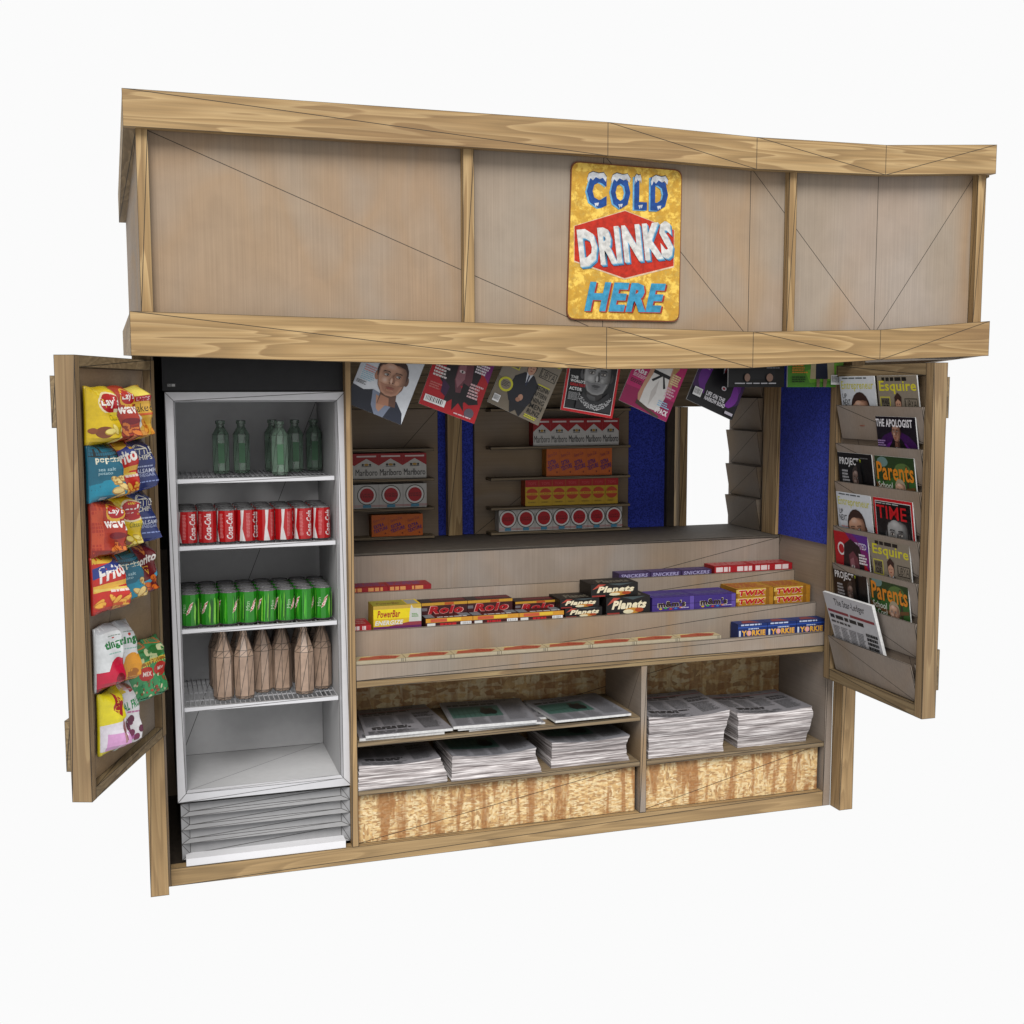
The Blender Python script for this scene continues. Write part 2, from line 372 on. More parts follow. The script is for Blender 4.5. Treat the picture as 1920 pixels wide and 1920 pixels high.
def c_red():
    a = Art('#b3121f', AS); a.poly([(.35, 1), (1, 1), (1, .55), (.8, .7)], '#7a1a6d'); a.poly([(.55, 1), (1, 1), (1, .78)], '#5a2a8c')
    a.ell(.2, .78, .11, .085, '#e8dfe0'); a.ell(.2, .78, .08, .06, '#b3121f'); a.text('SPIRITED', .5, .82, .95, .9, '#d7cfe6', .02, rot=0)
    a.poly([(.3, .85), (.5, .93), (.75, .85), (.85, .6), (.8, .35), (.7, .2), (.75, .1), (.62, .18), (.55, .06), (.5, .2), (.38, .1), (.36, .3), (.2, .4), (.24, .6)], '#1c1118')
    a.poly([(.42, .72), (.55, .78), (.68, .7), (.73, .5), (.66, .32), (.52, .3), (.44, .45)], '#6a3742'); a.poly([(.45, .66), (.55, .7), (.6, .5), (.52, .36), (.45, .46)], '#94606a')
    a.ell(.52, .58, .05, .02, '#d9c9c9'); a.ell(.52, .58, .015, .018, '#0d0a0d'); a.poly([(.56, .4), (.68, .42), (.62, .36)], '#c02438')
    a.poly([(.6, .45), (.85, .4), (.95, .25), (.8, .2), (.6, .25)], '#120c12'); a.poly([(.25, .42), (.4, .34), (.38, .2), (.28, .24)], '#3a1440')
    a.lines(.06, .4, .32, .56, 4, '#e8dcdc', .6); a.lines(.72, .62, .96, .76, 4, '#efe6ee', .65); a.lines(.72, .28, .95, .48, 5, '#e0b9bd', .6); a.lines(.06, .24, .28, .33, 3, '#c66'*2)
    a.bars(.05, .06, .42, .15); a.ell(.85, .1, .085, .065, '#5e5560'); a.lines(.6, .02, .96, .05, 1, '#e0b9bd'); return a
def suit(a, cx, base, w, h, skin='#c99a80', hair='#3a2620', col='#1b1d27'):
    a.poly([(cx-w*.5, base+h*.62), (cx-w*.2, base+h*.8), (cx+w*.2, base+h*.8), (cx+w*.5, base+h*.6), (cx+w*.46, base+h*.2), (cx+w*.34, base), (cx-w*.38, base), (cx-w*.6, base+h*.22)], col)
    a.poly([(cx-w*.13, base+h*.82), (cx, base+h*.5), (cx+w*.13, base+h*.82)], '#d9dde6'); a.poly([(cx-w*.03, base+h*.77), (cx+w*.03, base+h*.77), (cx+w*.04, base+h*.5), (cx-w*.02, base+h*.5)], '#1c2440')
    a.ell(cx, base+h*.98, w*.19, w*.24, hair); a.ell(cx, base+h*.94, w*.155, w*.2, skin); a.rect(cx-w*.07, base+h*.79, cx+w*.07, base+h*.86, skin)
    a.ell(cx-w*.06, base+h*.95, w*.02, w*.015, '#332'*2); a.ell(cx+w*.06, base+h*.95, w*.02, w*.015, '#332'*2); a.ell(cx, base+h*.88, w*.05, w*.015, '#9a5548')
    a.poly([(cx-w*.17, base+h*.98), (cx-w*.19, base+h*1.1), (cx, base+h*1.2), (cx+w*.2, base+h*1.1), (cx+w*.17, base+h*.99), (cx, base+h*1.06)], hair)
def c_esq():
    a = Art('#8f8576', AS); a.poly([(0, 0), (1, 0), (1, .25), (0, .4)], '#7a6f5f')
    a.lines(.12, .925, .95, .98, 1, '#1d1b18', .8); a.text('Esquire', .04, .78, .97, .94, '#d9cf33', .02)
    a.rect(.04, .56, .3, .75, '#c9c04a'); a.rect(.06, .575, .28, .735, '#6f685c'); a.text('WARS', .07, .66, .27, .725, '#17150f', .03); a.text('OF', .1, .585, .24, .65, '#17150f', .03)
    a.rect(.66, .6, .97, .73, '#16140f'); a.rect(.672, .61, .958, .72, '#8f8576'); a.text('LIBYA', .68, .62, .95, .71, '#16140f', .0)
    suit(a, .5, .14, .46, .55); a.poly([(.34, .14), (.66, .14), (.6, -.01), (.5, .06), (.42, -.01)], '#15161c')
    a.ell(.5, .24, .045, .045, '#c08f76'); a.ell(.47, .2, .04, .03, '#a9775f')
    a.ell(.17, .32, .13, .1, '#c9c52e'); a.ell(.17, .32, .095, .07, '#857b6c'); a.lines(.1, .28, .24, .36, 4, '#3c3a30')
    for j, t in enumerate(('BEGINN', 'AFTERN', 'NING', 'MEN', 'RUNZ')): a.text(t, .7, .43-j*.085, .94, .495-j*.085, '#17150f', .01)
    a.rect(.7, .5, .93, .515, '#c9c52e'); a.lines(.68, .02, .95, .07, 2, '#c9c52e'); a.bars(.05, .05, .17, .15); return a
def c_time():
    a = Art('#c8141e', AS); a.rect(.045, .035, .955, .965, '#e9e2e2'); a.rect(.055, .043, .945, .957, '#101114'); 
    a.poly([(.055, .043), (.5, .043), (.4, .5), (.055, .7)], '#1b1d20')
    a.face(.58, .56, .52, .56, '#a9a9a9', '#5c5c5e', '#1d1d1f', lip='#4d4d4f', beard='#7c7c7e', gaze=-.5)
    a.poly([(.25, .16), (.35, .3), (.5, .2), (.66, .2), (.84, .34), (.92, .16), (.92, .06), (.25, .06)], '#2b2b2e')
    rr = random.Random(3); pts = []; fs = []
    for _ in range(260):
        x = rr.uniform(.27, .9); y = rr.uniform(.06, .14)+.2*((x-.58)/.33)**2*.8; i = len(pts); pts += [(x, y), (x+.012, y), (x+.012, y+.009), (x, y+.009)]; fs.append((i, i+1, i+2, i+3))
    a.add(pts, fs, '#d2d2d4')
    a.text('TIME', .12, .76, .88, .92, '#c8141e', .01); a.lines(.1, .93, .9, .95, 1, '#bbb'*2)
    a.text('THE', .08, .46, .22, .5, '#f0f0f0', .02); a.text("WORLD'S", .08, .41, .36, .45, '#f0f0f0', .03); a.text('GREATEST', .08, .36, .38, .4, '#c8141e', .03); a.text('ACTOR', .08, .3, .32, .345, '#f0f0f0', .03)
    a.lines(.08, .16, .28, .27, 7, '#a9a9ab'); return a
def c_abs():
    a = Art('#c0206a', AS); a.poly([(0, 0), (1, 0), (1, .3), (0, .25)], '#9c1555'); a.poly([(0, .5), (.3, .6), (.35, 1), (0, 1)], '#b72a50')
    a.text('Tight', .06, .56, .36, .66, '#f6eef2', .03, .2); a.text('Abs', .06, .47, .3, .555, '#f6eef2', .03, .2); a.lines(.06, .4, .34, .455, 3, '#f0c6d6'); a.lines(.05, .31, .34, .37, 3, '#3a0c22')
    a.poly([(.42, .95), (.34, .6), (.28, .2), (.33, .1), (.42, .12), (.45, .6)], '#c8987c'); a.poly([(.7, .95), (.8, .7), (.86, .4), (.8, .36), (.7, .6)], '#c8987c')
    a.poly([(.44, .98), (.74, .98), (.72, .7), (.58, .62), (.44, .7)], '#cf9f84'); a.poly([(.72, 1), (.82, 1), (.86, .75), (.78, .6), (.74, .8)], '#b8935a')
    a.poly([(.43, .84), (.52, .78), (.57, .66), (.63, .78), (.73, .84), (.74, .58), (.8, .3), (.76, .08), (.36, .06), (.36, .3), (.42, .58)], '#e6e3e0'); a.poly([(.5, .3), (.54, .1), (.6, .3), (.57, .5)], '#c9c4c0')
    a.rect(.41, .56, .75, .61, '#141214'); a.poly([(.57, .58), (.42, .46), (.46, .44), (.6, .56)], '#141214'); a.poly([(.6, .58), (.7, .4), (.74, .42), (.63, .58)], '#141214')
    a.poly([(.3, .12), (.82, .02), (.8, -.01), (.3, .06)], '#4a3a2c'); a.lines(.78, .5, .96, .66, 5, '#efd9a0', .65); a.lines(.76, .3, .95, .46, 4, '#e9b3c6', .6); a.text('6 PACK', .7, .06, .96, .14, '#f6eef2', .03); a.lines(.7, .15, .95, .24, 3, '#9cc7e6'); return a
def c_purple():
    a = Art('#14101c', AS); a.ell(.5, .45, .6, .38, '#3a1152'); a.ell(.5, .42, .45, .3, '#651f86'); a.ell(.7, .3, .25, .2, '#7b2a9c')
    a.poly([(0, 0), (1, 0), (1, .12), (0, .2)], '#0b0a10')
    a.poly([(.28, .62), (.42, .74), (.62, .74), (.78, .6), (.8, .3), (.72, .1), (.3, .1), (.24, .3)], '#0e0d13'); a.poly([(.44, .74), (.5, .55), (.58, .74)], '#c9ccd6'); a.poly([(.5, .7), (.53, .7), (.53, .58), (.5, .58)], '#7a1420')
    a.face(.51, .82, .2, .24, '#b98a74', '#7d5648', '#2a1c17')
    a.text('THE APOLOGIST', .04, .88, .96, .975, '#eceaf0', .03)
    a.lines(.05, .5, .26, .72, 8, '#a98cc0'); a.ell(.6, .36, .05, .03, '#d9d5dd'); a.ell(.6, .36, .03, .018, '#a02838')
    a.text('LIFE ON THE', .3, .17, .7, .235, '#eceaf0', .03); a.text('NARROW ROAD', .3, .1, .74, .16, '#eceaf0', .03); a.bars(.05, .1, .22, .22); a.rect(.78, .04, .95, .08, '#b9b4c0'); return a
def c_project():
    a = Art('#0b0b0e', AS); a.text('PROJECT', .05, .82, .62, .94, '#e6e6e8', .02); a.ell(.66, .91, .02, .02, '#c6d42e'); a.lines(.66, .93, .95, .95, 1, '#777'*2)
    a.lines(.1, .5, .32, .78, 7, '#b0b0b4', .6); a.lines(.06, .3, .34, .48, 6, '#8a8a90')
    a.poly([(.4, .42), (.5, .5), (.62, .5), (.8, .38), (.84, .1), (.36, .1)], '#17181d'); a.poly([(.49, .5), (.53, .3), (.6, .5)], '#c9c9cf')
    a.face(.54, .68, .25, .3, '#8a7066', '#4e3d37', '#3d3533', lip='#5c4038'); a.poly([(.62, .5), (.72, .5), (.7, .92), (.6, .9)], '#0b0b0e')
    a.ell(.32, .12, .05, .05, '#9a7a6a'); a.ell(.72, .12, .06, .05, '#9a7a6a'); a.lines(.1, .03, .9, .055, 1, '#c9c9cf'); a.lines(.66, .22, .9, .34, 4, '#77777c'); return a
def c_parents():
    a = Art('#35602a', AS); a.poly([(0, 1), (1, 1), (1, .72), (.6, .8), (.2, .68), (0, .75)], '#27401f'); a.ell(.7, .85, .2, .08, '#55703a'); a.ell(.2, .93, .14, .06, '#6c8a86')
    a.poly([(0, .38), (1, .5), (1, 0), (0, 0)], '#4f8a2c'); a.poly([(.3, .2), (1, .32), (1, .1), (.4, .05)], '#6cab33'); a.rect(.78, .3, .83, .9, '#3a3325')
    a.poly([(.0, .62), (.5, .55), (.98, .62), (.98, .66), (.5, .6), (0, .68)], '#6b4a28')
    a.text('Parents', .04, .71, .97, .93, '#e08a22', .02); a.text('School', .05, .61, .42, .69, '#e2e8dc', .01); a.text('Is Cool', .05, .53, .42, .6, '#e2e8dc', .01)
    a.poly([(.4, .1), (.42, .4), (.5, .48), (.74, .48), (.82, .38), (.84, .1)], '#b9ab86'); a.poly([(.5, .1), (.5, .32), (.7, .32), (.72, .1)], '#20263c')
    a.face(.62, .6, .24, .26, '#d9ad92', '#b98870', '#a89a80'); a.lines(.06, .16, .34, .3, 5, '#d98a2c'); a.lines(.06, .05, .36, .13, 3, '#1d3a14'); a.bars(.76, .03, .97, .15)
    a.poly([(.5, .1), (.56, .1), (.55, -.02), (.5, -.02)], '#7c6a55'); a.poly([(.62, .1), (.69, .1), (.67, -.02), (.62, -.02)], '#7c6a55'); return a
COV = {}
MAKE = dict(upnext=c_upnext, red=c_red, esq=c_esq, time=c_time, abs=c_abs, purple=c_purple, project=c_project, parents=c_parents)
def magazine(kind, bl, br, tr, tl, label, group, t=.007, v0=0.):
    bl, br, tr, tl = map(Vector, (bl, br, tr, tl)); n = (br-bl).cross(tl-bl).normalized()
    r = thing('magazine', label, 'magazine', tuple((bl+br)/2), group)
    MB().hexa([bl-n*t, br-n*t, br, bl, tl-n*t, tr-n*t, tr, tl]).build('pages', 'edge', r)
    a = MAKE[kind]()
    if v0: a.v = [(x, (y-v0)/(1-v0), k) for x, y, k in a.v]
    a.emit('cover', qf(bl, br, tr, tl), 'prn', r); return r

# ================================================================== KIOSK
K = thing('kiosk', 'open wooden newsstand kiosk with plywood fascia and two opened display doors', 'kiosk', (1.5, .45, 0))
XS = [-.08, 1.79, 2.468, 3.104, 3.687]
UT = [3.062, 3.064, 3.046, 3.051, 3.087]; UB = [2.93, 2.931, 2.914, 2.923, 2.958]
LT = [2.275, 2.244, 2.233, 2.25, 2.297]; LB = [2.114, 2.071, 2.078, 2.116, 2.138]
MB().strip(XS, UB, UT, -.2, -.158).build('fascia_board', 'bx', K)
MB().strip(XS, LB, LT, -.2, -.158).build('fascia_board', 'bx2', K)
PX = [-.035, 1.80, 2.48, 3.117, 3.64]
def li(xs, zs, x):
    for a, b, c, d in zip(xs, xs[1:], zs, zs[1:]):
        if x <= b: return c+(d-c)*(x-a)/(b-a)
    return zs[-1]
MB().strip(PX, [li(XS, LT, x)-.02 for x in PX], [li(XS, UB, x)+.02 for x in PX], -.13, -.112).build('fascia_panel', 'ply', K)
for a, b in ((-.039, .005), (1.189, 1.235), (2.647, 2.685), (3.618, 3.663)):
    MB().hexa([(a, -.168, li(XS, LT, a)-.01), (b, -.168, li(XS, LT, b)-.01), (b, -.131, li(XS, LT, b)-.01), (a, -.131, li(XS, LT, a)-.01),
               (a, -.168, li(XS, UB, a)+.01), (b, -.168, li(XS, UB, b)+.01), (b, -.131, li(XS, UB, b)+.01), (a, -.131, li(XS, UB, a)+.01)]).build('fascia_stud', 'bz', K)
# canopy sides, roof and rakes
def slab(pts_bot, pts_top): return MB().hexa(list(pts_bot)+list(pts_top))
MB().hexa([(-.035, -.111, 2.13), (-.01, -.111, 2.13), (-.05, 1.05, 2.16), (-.09, 1.05, 2.16), (-.035, -.111, 2.99), (-.01, -.111, 2.99), (-.05, 1.05, 2.82), (-.09, 1.05, 2.82)]).build('side_panel', 'plyr', K)
MB().hexa([(3.6, -.111, 2.16), (3.635, -.111, 2.16), (3.66, 1.05, 2.16), (3.62, 1.05, 2.16), (3.6, -.111, 2.99), (3.635, -.111, 2.99), (3.66, 1.05, 2.82), (3.62, 1.05, 2.82)]).build('side_panel', 'plyr', K)
MB().hexa([(-.08, -.157, 2.93), (-.036, -.157, 2.93), (-.076, 1.05, 2.755), (-.12, 1.05, 2.755), (-.08, -.157, 3.055), (-.036, -.157, 3.055), (-.076, 1.05, 2.88), (-.12, 1.05, 2.88)]).build('rake_board', 'by', K)
MB().hexa([(3.643, -.157, 2.95), (3.687, -.157, 2.95), (3.705, 1.05, 2.775), (3.661, 1.05, 2.775), (3.643, -.157, 3.08), (3.687, -.157, 3.08), (3.705, 1.05, 2.9), (3.661, 1.05, 2.9)]).build('rake_board', 'by', K)
MB().hexa([(-.08, -.157, 2.114), (-.036, -.157, 2.114), (-.078, 1.1, 2.15), (-.122, 1.1, 2.15), (-.08, -.157, 2.272), (-.036, -.157, 2.272), (-.078, 1.1, 2.262), (-.122, 1.1, 2.262)]).build('side_board', 'by', K)
MB().hexa([(3.643, -.157, 2.138), (3.687, -.157, 2.138), (3.705, 1.1, 2.06), (3.661, 1.1, 2.06), (3.643, -.157, 2.294), (3.687, -.157, 2.294), (3.705, 1.1, 2.262), (3.661, 1.1, 2.262)]).build('side_board', 'by', K)
MB().hexa([(-.034, -.11, 3.0), (3.642, -.11, 3.0), (3.66, 1.05, 2.83), (-.075, 1.05, 2.83), (-.034, -.11, 3.03), (3.642, -.11, 3.03), (3.66, 1.05, 2.86), (-.075, 1.05, 2.86)]).build('roof', 'ply', K)
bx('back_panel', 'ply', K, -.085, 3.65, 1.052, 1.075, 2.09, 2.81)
bx('added_ceiling', 'plyd', K, 0., 3.0, .001, 1.0, 2.18, 2.2)  # unseen ceiling, added to keep the interior dark
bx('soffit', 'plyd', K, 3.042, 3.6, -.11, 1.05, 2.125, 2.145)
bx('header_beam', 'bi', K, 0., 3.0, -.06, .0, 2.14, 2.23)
# walls and posts of the body
bx('side_wall', 'plyr', K, -.04, 0., .0, 1.0, .0, 2.2)
bx('side_wall', 'plyr', K, 3.0, 3.0395, .0, 1.0, .0, 2.2)
bx('corner_post', 'post', K, -.079, -.009, -.08, -.002, 0., 2.13)
bx('corner_post', 'post', K, 3.04, 3.111, -.08, -.002, 0., 2.15)
bx('back_wall', 'plyr', K, 0., 3.0, .97, 1.0, .0, 1.243)
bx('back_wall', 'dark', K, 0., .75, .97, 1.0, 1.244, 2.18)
bx('back_wall', 'plyd', K, .751, 2.66, .975, 1.0, 1.244, 2.18)
bx('transom_beam', 'bi', K, .75, 3.0, .925, .973, 1.895, 2.02)
bx('transom_beam', 'bi', K, .75, 3.0, .93, .973, 2.0205, 2.18)
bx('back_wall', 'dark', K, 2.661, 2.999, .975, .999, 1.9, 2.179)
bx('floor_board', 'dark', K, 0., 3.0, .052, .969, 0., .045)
bx('sill_board', 'sill', K, 0., 3.0, .0, .05, 0., .073)
bx('divider', 'post', K, .736, .762, -.002, .969, .074, 2.18)
bx('divider', 'plyr', K, 2.048, 2.078, .0, .421, .074, .753)
# counter
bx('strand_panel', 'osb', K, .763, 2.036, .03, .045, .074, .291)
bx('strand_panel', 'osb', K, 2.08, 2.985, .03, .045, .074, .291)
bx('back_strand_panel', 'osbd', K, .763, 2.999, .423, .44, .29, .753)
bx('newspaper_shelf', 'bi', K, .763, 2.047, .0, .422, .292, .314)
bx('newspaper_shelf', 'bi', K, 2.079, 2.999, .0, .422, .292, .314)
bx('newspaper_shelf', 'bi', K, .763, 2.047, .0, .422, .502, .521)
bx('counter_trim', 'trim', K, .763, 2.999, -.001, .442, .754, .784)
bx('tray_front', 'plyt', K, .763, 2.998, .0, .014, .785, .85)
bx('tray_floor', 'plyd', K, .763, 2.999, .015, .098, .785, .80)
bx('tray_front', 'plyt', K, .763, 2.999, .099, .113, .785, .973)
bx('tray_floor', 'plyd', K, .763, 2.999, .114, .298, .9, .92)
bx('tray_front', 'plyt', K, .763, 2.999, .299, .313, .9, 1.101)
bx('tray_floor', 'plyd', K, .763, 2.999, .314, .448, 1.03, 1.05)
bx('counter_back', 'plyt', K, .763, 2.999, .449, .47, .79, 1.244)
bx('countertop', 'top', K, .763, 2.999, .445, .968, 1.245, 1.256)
# right inner wall: felt, post, magazine rack
bx('felt_panel', 'felt', K, 2.99, 2.999, .002, .448, 1.262, 2.17)
bx('wall_post', 'bz', K, 2.972, 2.999, .452, .585, 1.257, 2.17)
for z, zb in ((2.1, 1.945), (1.942, 1.775), (1.77, 1.595), (1.589, 1.425), (1.42, 1.257)):
    MB().hexa([(2.985, .622, zb), (2.991, .622, zb), (2.991, .955, zb), (2.985, .955, zb), (2.955, .622, z), (2.991, .622, z), (2.991, .955, z), (2.955, .955, z)]).build('rack_pocket', 'plyd', K)
bx('rack_back', 'plyd', K, 2.992, 2.999, .6, .955, 1.257, 2.17)
# back wall dressing
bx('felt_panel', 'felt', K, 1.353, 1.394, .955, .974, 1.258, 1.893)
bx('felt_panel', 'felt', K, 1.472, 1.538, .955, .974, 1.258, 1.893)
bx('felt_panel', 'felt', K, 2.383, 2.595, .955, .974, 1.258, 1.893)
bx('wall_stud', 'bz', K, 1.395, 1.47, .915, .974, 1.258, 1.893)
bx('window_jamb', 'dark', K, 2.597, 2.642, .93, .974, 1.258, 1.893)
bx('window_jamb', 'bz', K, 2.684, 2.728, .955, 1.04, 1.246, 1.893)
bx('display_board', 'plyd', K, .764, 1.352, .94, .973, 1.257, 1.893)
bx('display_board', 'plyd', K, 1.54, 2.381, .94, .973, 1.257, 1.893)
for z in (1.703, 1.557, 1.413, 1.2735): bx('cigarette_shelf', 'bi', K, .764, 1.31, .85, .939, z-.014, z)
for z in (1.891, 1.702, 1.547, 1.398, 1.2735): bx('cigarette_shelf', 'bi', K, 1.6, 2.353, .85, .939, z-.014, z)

# ---- doors
def D(p0, u, n):
    p0 = Vector((*p0, 0)); u = Vector((*u, 0)).normalized(); n = Vector((*n, 0)).normalized()
    def f(s, d, z): q = p0+u*s+n*d; q.z = z; return q
    return f
def dbox(f, s0, s1, d0, d1, z0, z1): return MB().hexa([f(s0, d0, z0), f(s1, d0, z0), f(s1, d1, z0), f(s0, d1, z0), f(s0, d0, z1), f(s1, d0, z1), f(s1, d1, z1), f(s0, d1, z1)])
ul = Vector((-.244, -.712)).normalized(); nl = Vector((-ul.y, ul.x))
DL = D((0., -.08), ul, nl)
dl = thing('display_door', 'left kiosk door swung open, carrying the snack bags', 'door', tuple(DL(0, 0, .652)))
def door(f, root, s0, s1, z0, z1, fw):
    dbox(f, s1-fw, s1, -.066, 0, z0, z1).build('door_stile', 'bd', root); dbox(f, s0, s0+fw, -.066, 0, z0, z1).build('door_stile', 'bd', root)
    dbox(f, s0+fw+.0005, s1-fw-.0005, -.066, -.001, z0, z0+fw).build('door_rail', 'bdx', root); dbox(f, s0+fw+.0005, s1-fw-.0005, -.066, -.001, z1-fw, z1).build('door_rail', 'bdx', root)
    dbox(f, s0+fw+.0005, s1-fw-.0005, -.05, -.03, z0+fw+.0005, z1-fw-.0005).build('door_panel', 'plyr', root)
    for a, b in ((2.035, 1.87), (.92, .75)): dbox(f, s0+.02, s1-.012, -.086, -.067, b, a).build('door_batten', 'bdx', root)
door(DL, dl, 0., .757, .652, 2.1, .038)
DR = D((2.972, -.02), (-.012, -1), (-1, 0))
dr = thing('display_door', 'right kiosk door swung open, carrying pockets of magazines', 'door', tuple(DR(0, 0, .64)))
door(DR, dr, .0, .745, .637, 2.092, .05)
LIPS = [1.915, 1.743, 1.57, 1.365, 1.193, 1.026, .854]
for i, z in enumerate(LIPS):
    zb = (LIPS[i+1]+.02) if i < 6 else .69; lo_ = .006 if i < 6 else .02
    MB().hexa([DR(.075, -.029, zb), DR(.69, -.029, zb), DR(.69, -.02, zb), DR(.075, -.02, zb), DR(.07, lo_, z), DR(.692, lo_, z), DR(.692, lo_+.006, z), DR(.07, lo_+.006, z)]).build('magazine_pocket', 'plyt', dr)
    for s0 in (.07, .688): MB().hexa([DR(s0, -.029, zb), DR(s0+.004, -.029, zb), DR(s0+.004, -.021, zb), DR(s0, -.021, zb), DR(s0, -.029, z), DR(s0+.004, -.029, z), DR(s0+.004, .005, z), DR(s0, .005, z)]).build('pocket_cheek', 'plyt', dr)

# ------------------------------------------------------------------ sign
sg = thing('metal_sign', 'weathered yellow metal sign reading COLD DRINKS HERE on the fascia', 'sign', (1.9, -.14, 2.272))
sb = [(1.636, 2.275), (2.147, 2.272), (2.152, 2.905), (1.655, 2.915)]
def rnd(pts, r):
    o = []; n = len(pts)
    for i, p in enumerate(pts):
        p = Vector(p); a = (Vector(pts[i-1])-p).normalized()*r; b = (Vector(pts[(i+1) % n])-p).normalized()*r
        for k in range(5): t = k/4; o.append(p+a*(1-t)**2+b*t**2)
    return o
P = rnd(sb, .035); m = MB(); n = len(P)
m.v = [Vector((p.x, -.139, p.y)) for p in P]+[Vector((p.x, -.1305, p.y)) for p in P]
m.f = [tuple(range(n)), tuple(reversed(range(n, 2*n)))]+[(i, (i+1) % n, n+(i+1) % n, n+i) for i in range(n)]
m.build('sign_plate', 'rim', sg)
sf = qf((1.642, -.139, 2.276), (2.144, -.139, 2.276), (2.144, -.139, 2.908), (1.642, -.139, 2.908))
a = Art(asp=.5/.63); q = [((p.x-1.642)/.502*.985+.0075, (p.y-2.276)/.632*.985+.0075) for p in P]; a.poly([(x, y) for x, y in q], '#cf9f38')
a.emit('sign_face', sf, 'sign', sg, clip=False)
a = Art(asp=.5/.63); a.k = 4
for i, p in enumerate(sb): pass
a.poly([(.05, .60), (.5, .715), (.95, .60), (.95, .355), (.5, .265), (.05, .37)], '#e8c9a8'); a.poly([(.055, .598), (.5, .71), (.945, .6), (.945, .365), (.5, .275), (.055, .378)], '#c8301c')
def cold(a, ch, x0, x1):
    a.text(ch, x0-.014, .715, x1-.014, .93, '#6fb0d6', .07); a.text(ch, x0, .72, x1, .935, '#1d4c96', .07)
    y = .935; w = x1-x0; pts = [(x0+w*.02, y-.03), (x0+w*.1, y), (x0+w*.3, y+.014), (x0+w*.6, y+.006), (x0+w*.85, y+.012), (x1, y-.015), (x0+w*.95, y-.045), (x0+w*.8, y-.02), (x0+w*.65, y-.03), (x0+w*.45, y-.018), (x0+w*.3, y-.04), (x0+w*.18, y-.025), (x0+w*.06, y-.055)]
    if ch == 'L': pts = [(x0+(x-x0)*.55, z) for x, z in pts]
    a.poly([(x, z+.005) for x, z in pts], '#1b2740'); a.poly(pts, '#d5d8dc'); xm = (x0+x1)/2; a.poly([(xm-.02, .75), (xm+.02, .755), (xm+.01, .73), (xm, .74), (xm-.008, .725)], '#d5d8dc')
for ch, x0, x1 in (('C', .16, .335), ('O', .37, .545), ('L', .58, .695), ('D', .725, .885)): cold(a, ch, x0, x1)
rt = 7.
for dx, dy, c in ((.018, -.014, '#3f87b4'), (.008, -.006, '#8fc0dc'), (0, 0, '#e3e2de')): a.text('DRINKS', .085+dx, .375+dy, .93+dx, .62+dy, c, .06, .0, rt)
for dx, dy, c in ((.015, -.006, '#b23a28'), (0, 0, '#3f9cc4')): a.text('HERE', .14+dx, .055+dy, .875+dx, .245+dy, c, .06, .25)
a.emit('sign_lettering', sf, 'signb', sg)

# ------------------------------------------------------------------ hanging magazines
HG = 'magazines hanging under the fascia board'
def hang(kind, bl, br, y, label, h=1.27):
    b = Vector((br[0]-bl[0], 0, br[1]-bl[1])); up = Vector((-b.z, 0, b.x))*h
    BL = Vector((bl[0], y, bl[1])); BR = Vector((br[0], y, br[1]))
    return magazine(kind, BL, BR, BR+up, BL+up, label, HG)
hang('upnext', (.742, 1.937), (.971, 1.843), .03, 'tilted grey magazine with a short-haired man, first in the hanging row beside the fridge')
hang('red', (1.047, 1.932), (1.285, 1.844), .03, 'tilted red hanging magazine with a dark shadowy face and barcode')
hang('esq', (1.344, 1.937), (1.57, 1.834), .03, 'tilted taupe hanging magazine showing a standing man in a dark suit')
hang('time', (1.672, 1.901), (1.912, 1.86), .03, 'red-bordered hanging magazine with a grey portrait and knitted collar')
hang('abs', (1.944, 1.941), (2.17, 1.843), .03, 'tilted pink hanging magazine with a woman in a white dress')
hang('purple', (2.268, 1.944), (2.495, 1.847), .03, 'tilted black and purple hanging magazine reading LIFE ON THE NARROW ROAD')
hang('project', (2.426, 1.996), (2.705, 1.996), -.06, 'black magazine hung straight, only its lower edge showing beside the green one')
hang('parents', (2.722, 1.996), (3.009, 1.996), -.06, 'green magazine hung straight, only its lower edge with barcode showing')

# ------------------------------------------------------------------ door rack magazines
RG = 'magazines in the right door rack'
rack = [(0, 'upnext', 0, 'grey magazine at the hinge side of the top pocket'), (0, 'esq', 1, 'taupe magazine with yellow title in the top pocket'),
        (1, 'purple', 1, 'purple magazine reading THE APOLOGIST alone in the second pocket'), (2, 'project', 0, 'black magazine in the third pocket from the top'),
        (2, 'parents', 1, 'green magazine with orange title in the third pocket from the top'), (3, 'upnext', 0, 'grey magazine beside the red-bordered one in the fourth pocket'),
        (3, 'time', 1, 'red-bordered magazine with a grey portrait in the fourth pocket'), (4, 'red', 0, 'crimson magazine in the fifth pocket'),
        (4, 'esq', 1, 'taupe magazine with a suited man in the fifth pocket'), (5, 'project', 0, 'black magazine behind the folded newspaper'),
        (5, 'parents', 1, 'green magazine with a child, beside the folded newspaper')]
up_ = [.128, .128, .133, .158, .15, .157]
for row, kind, side, lab in rack:
    s0, s1 = ((.078, .345), (.367, .643))[side]; sh = -.012 if row > 3 else 0
    zt = LIPS[row]+up_[row]; zb = LIPS[row]-.09; e = .022; v0 = 1-(zt-zb)/.352
    bl, br = DR(s0+e*.7+sh, -.016, zb), DR(s1+e*.7+sh, -.016, zb); tr, tl = DR(s1+sh, .007, zt), DR(s0+sh, .007, zt)
    magazine(kind, bl, br, tr, tl, lab, RG, .005, v0)

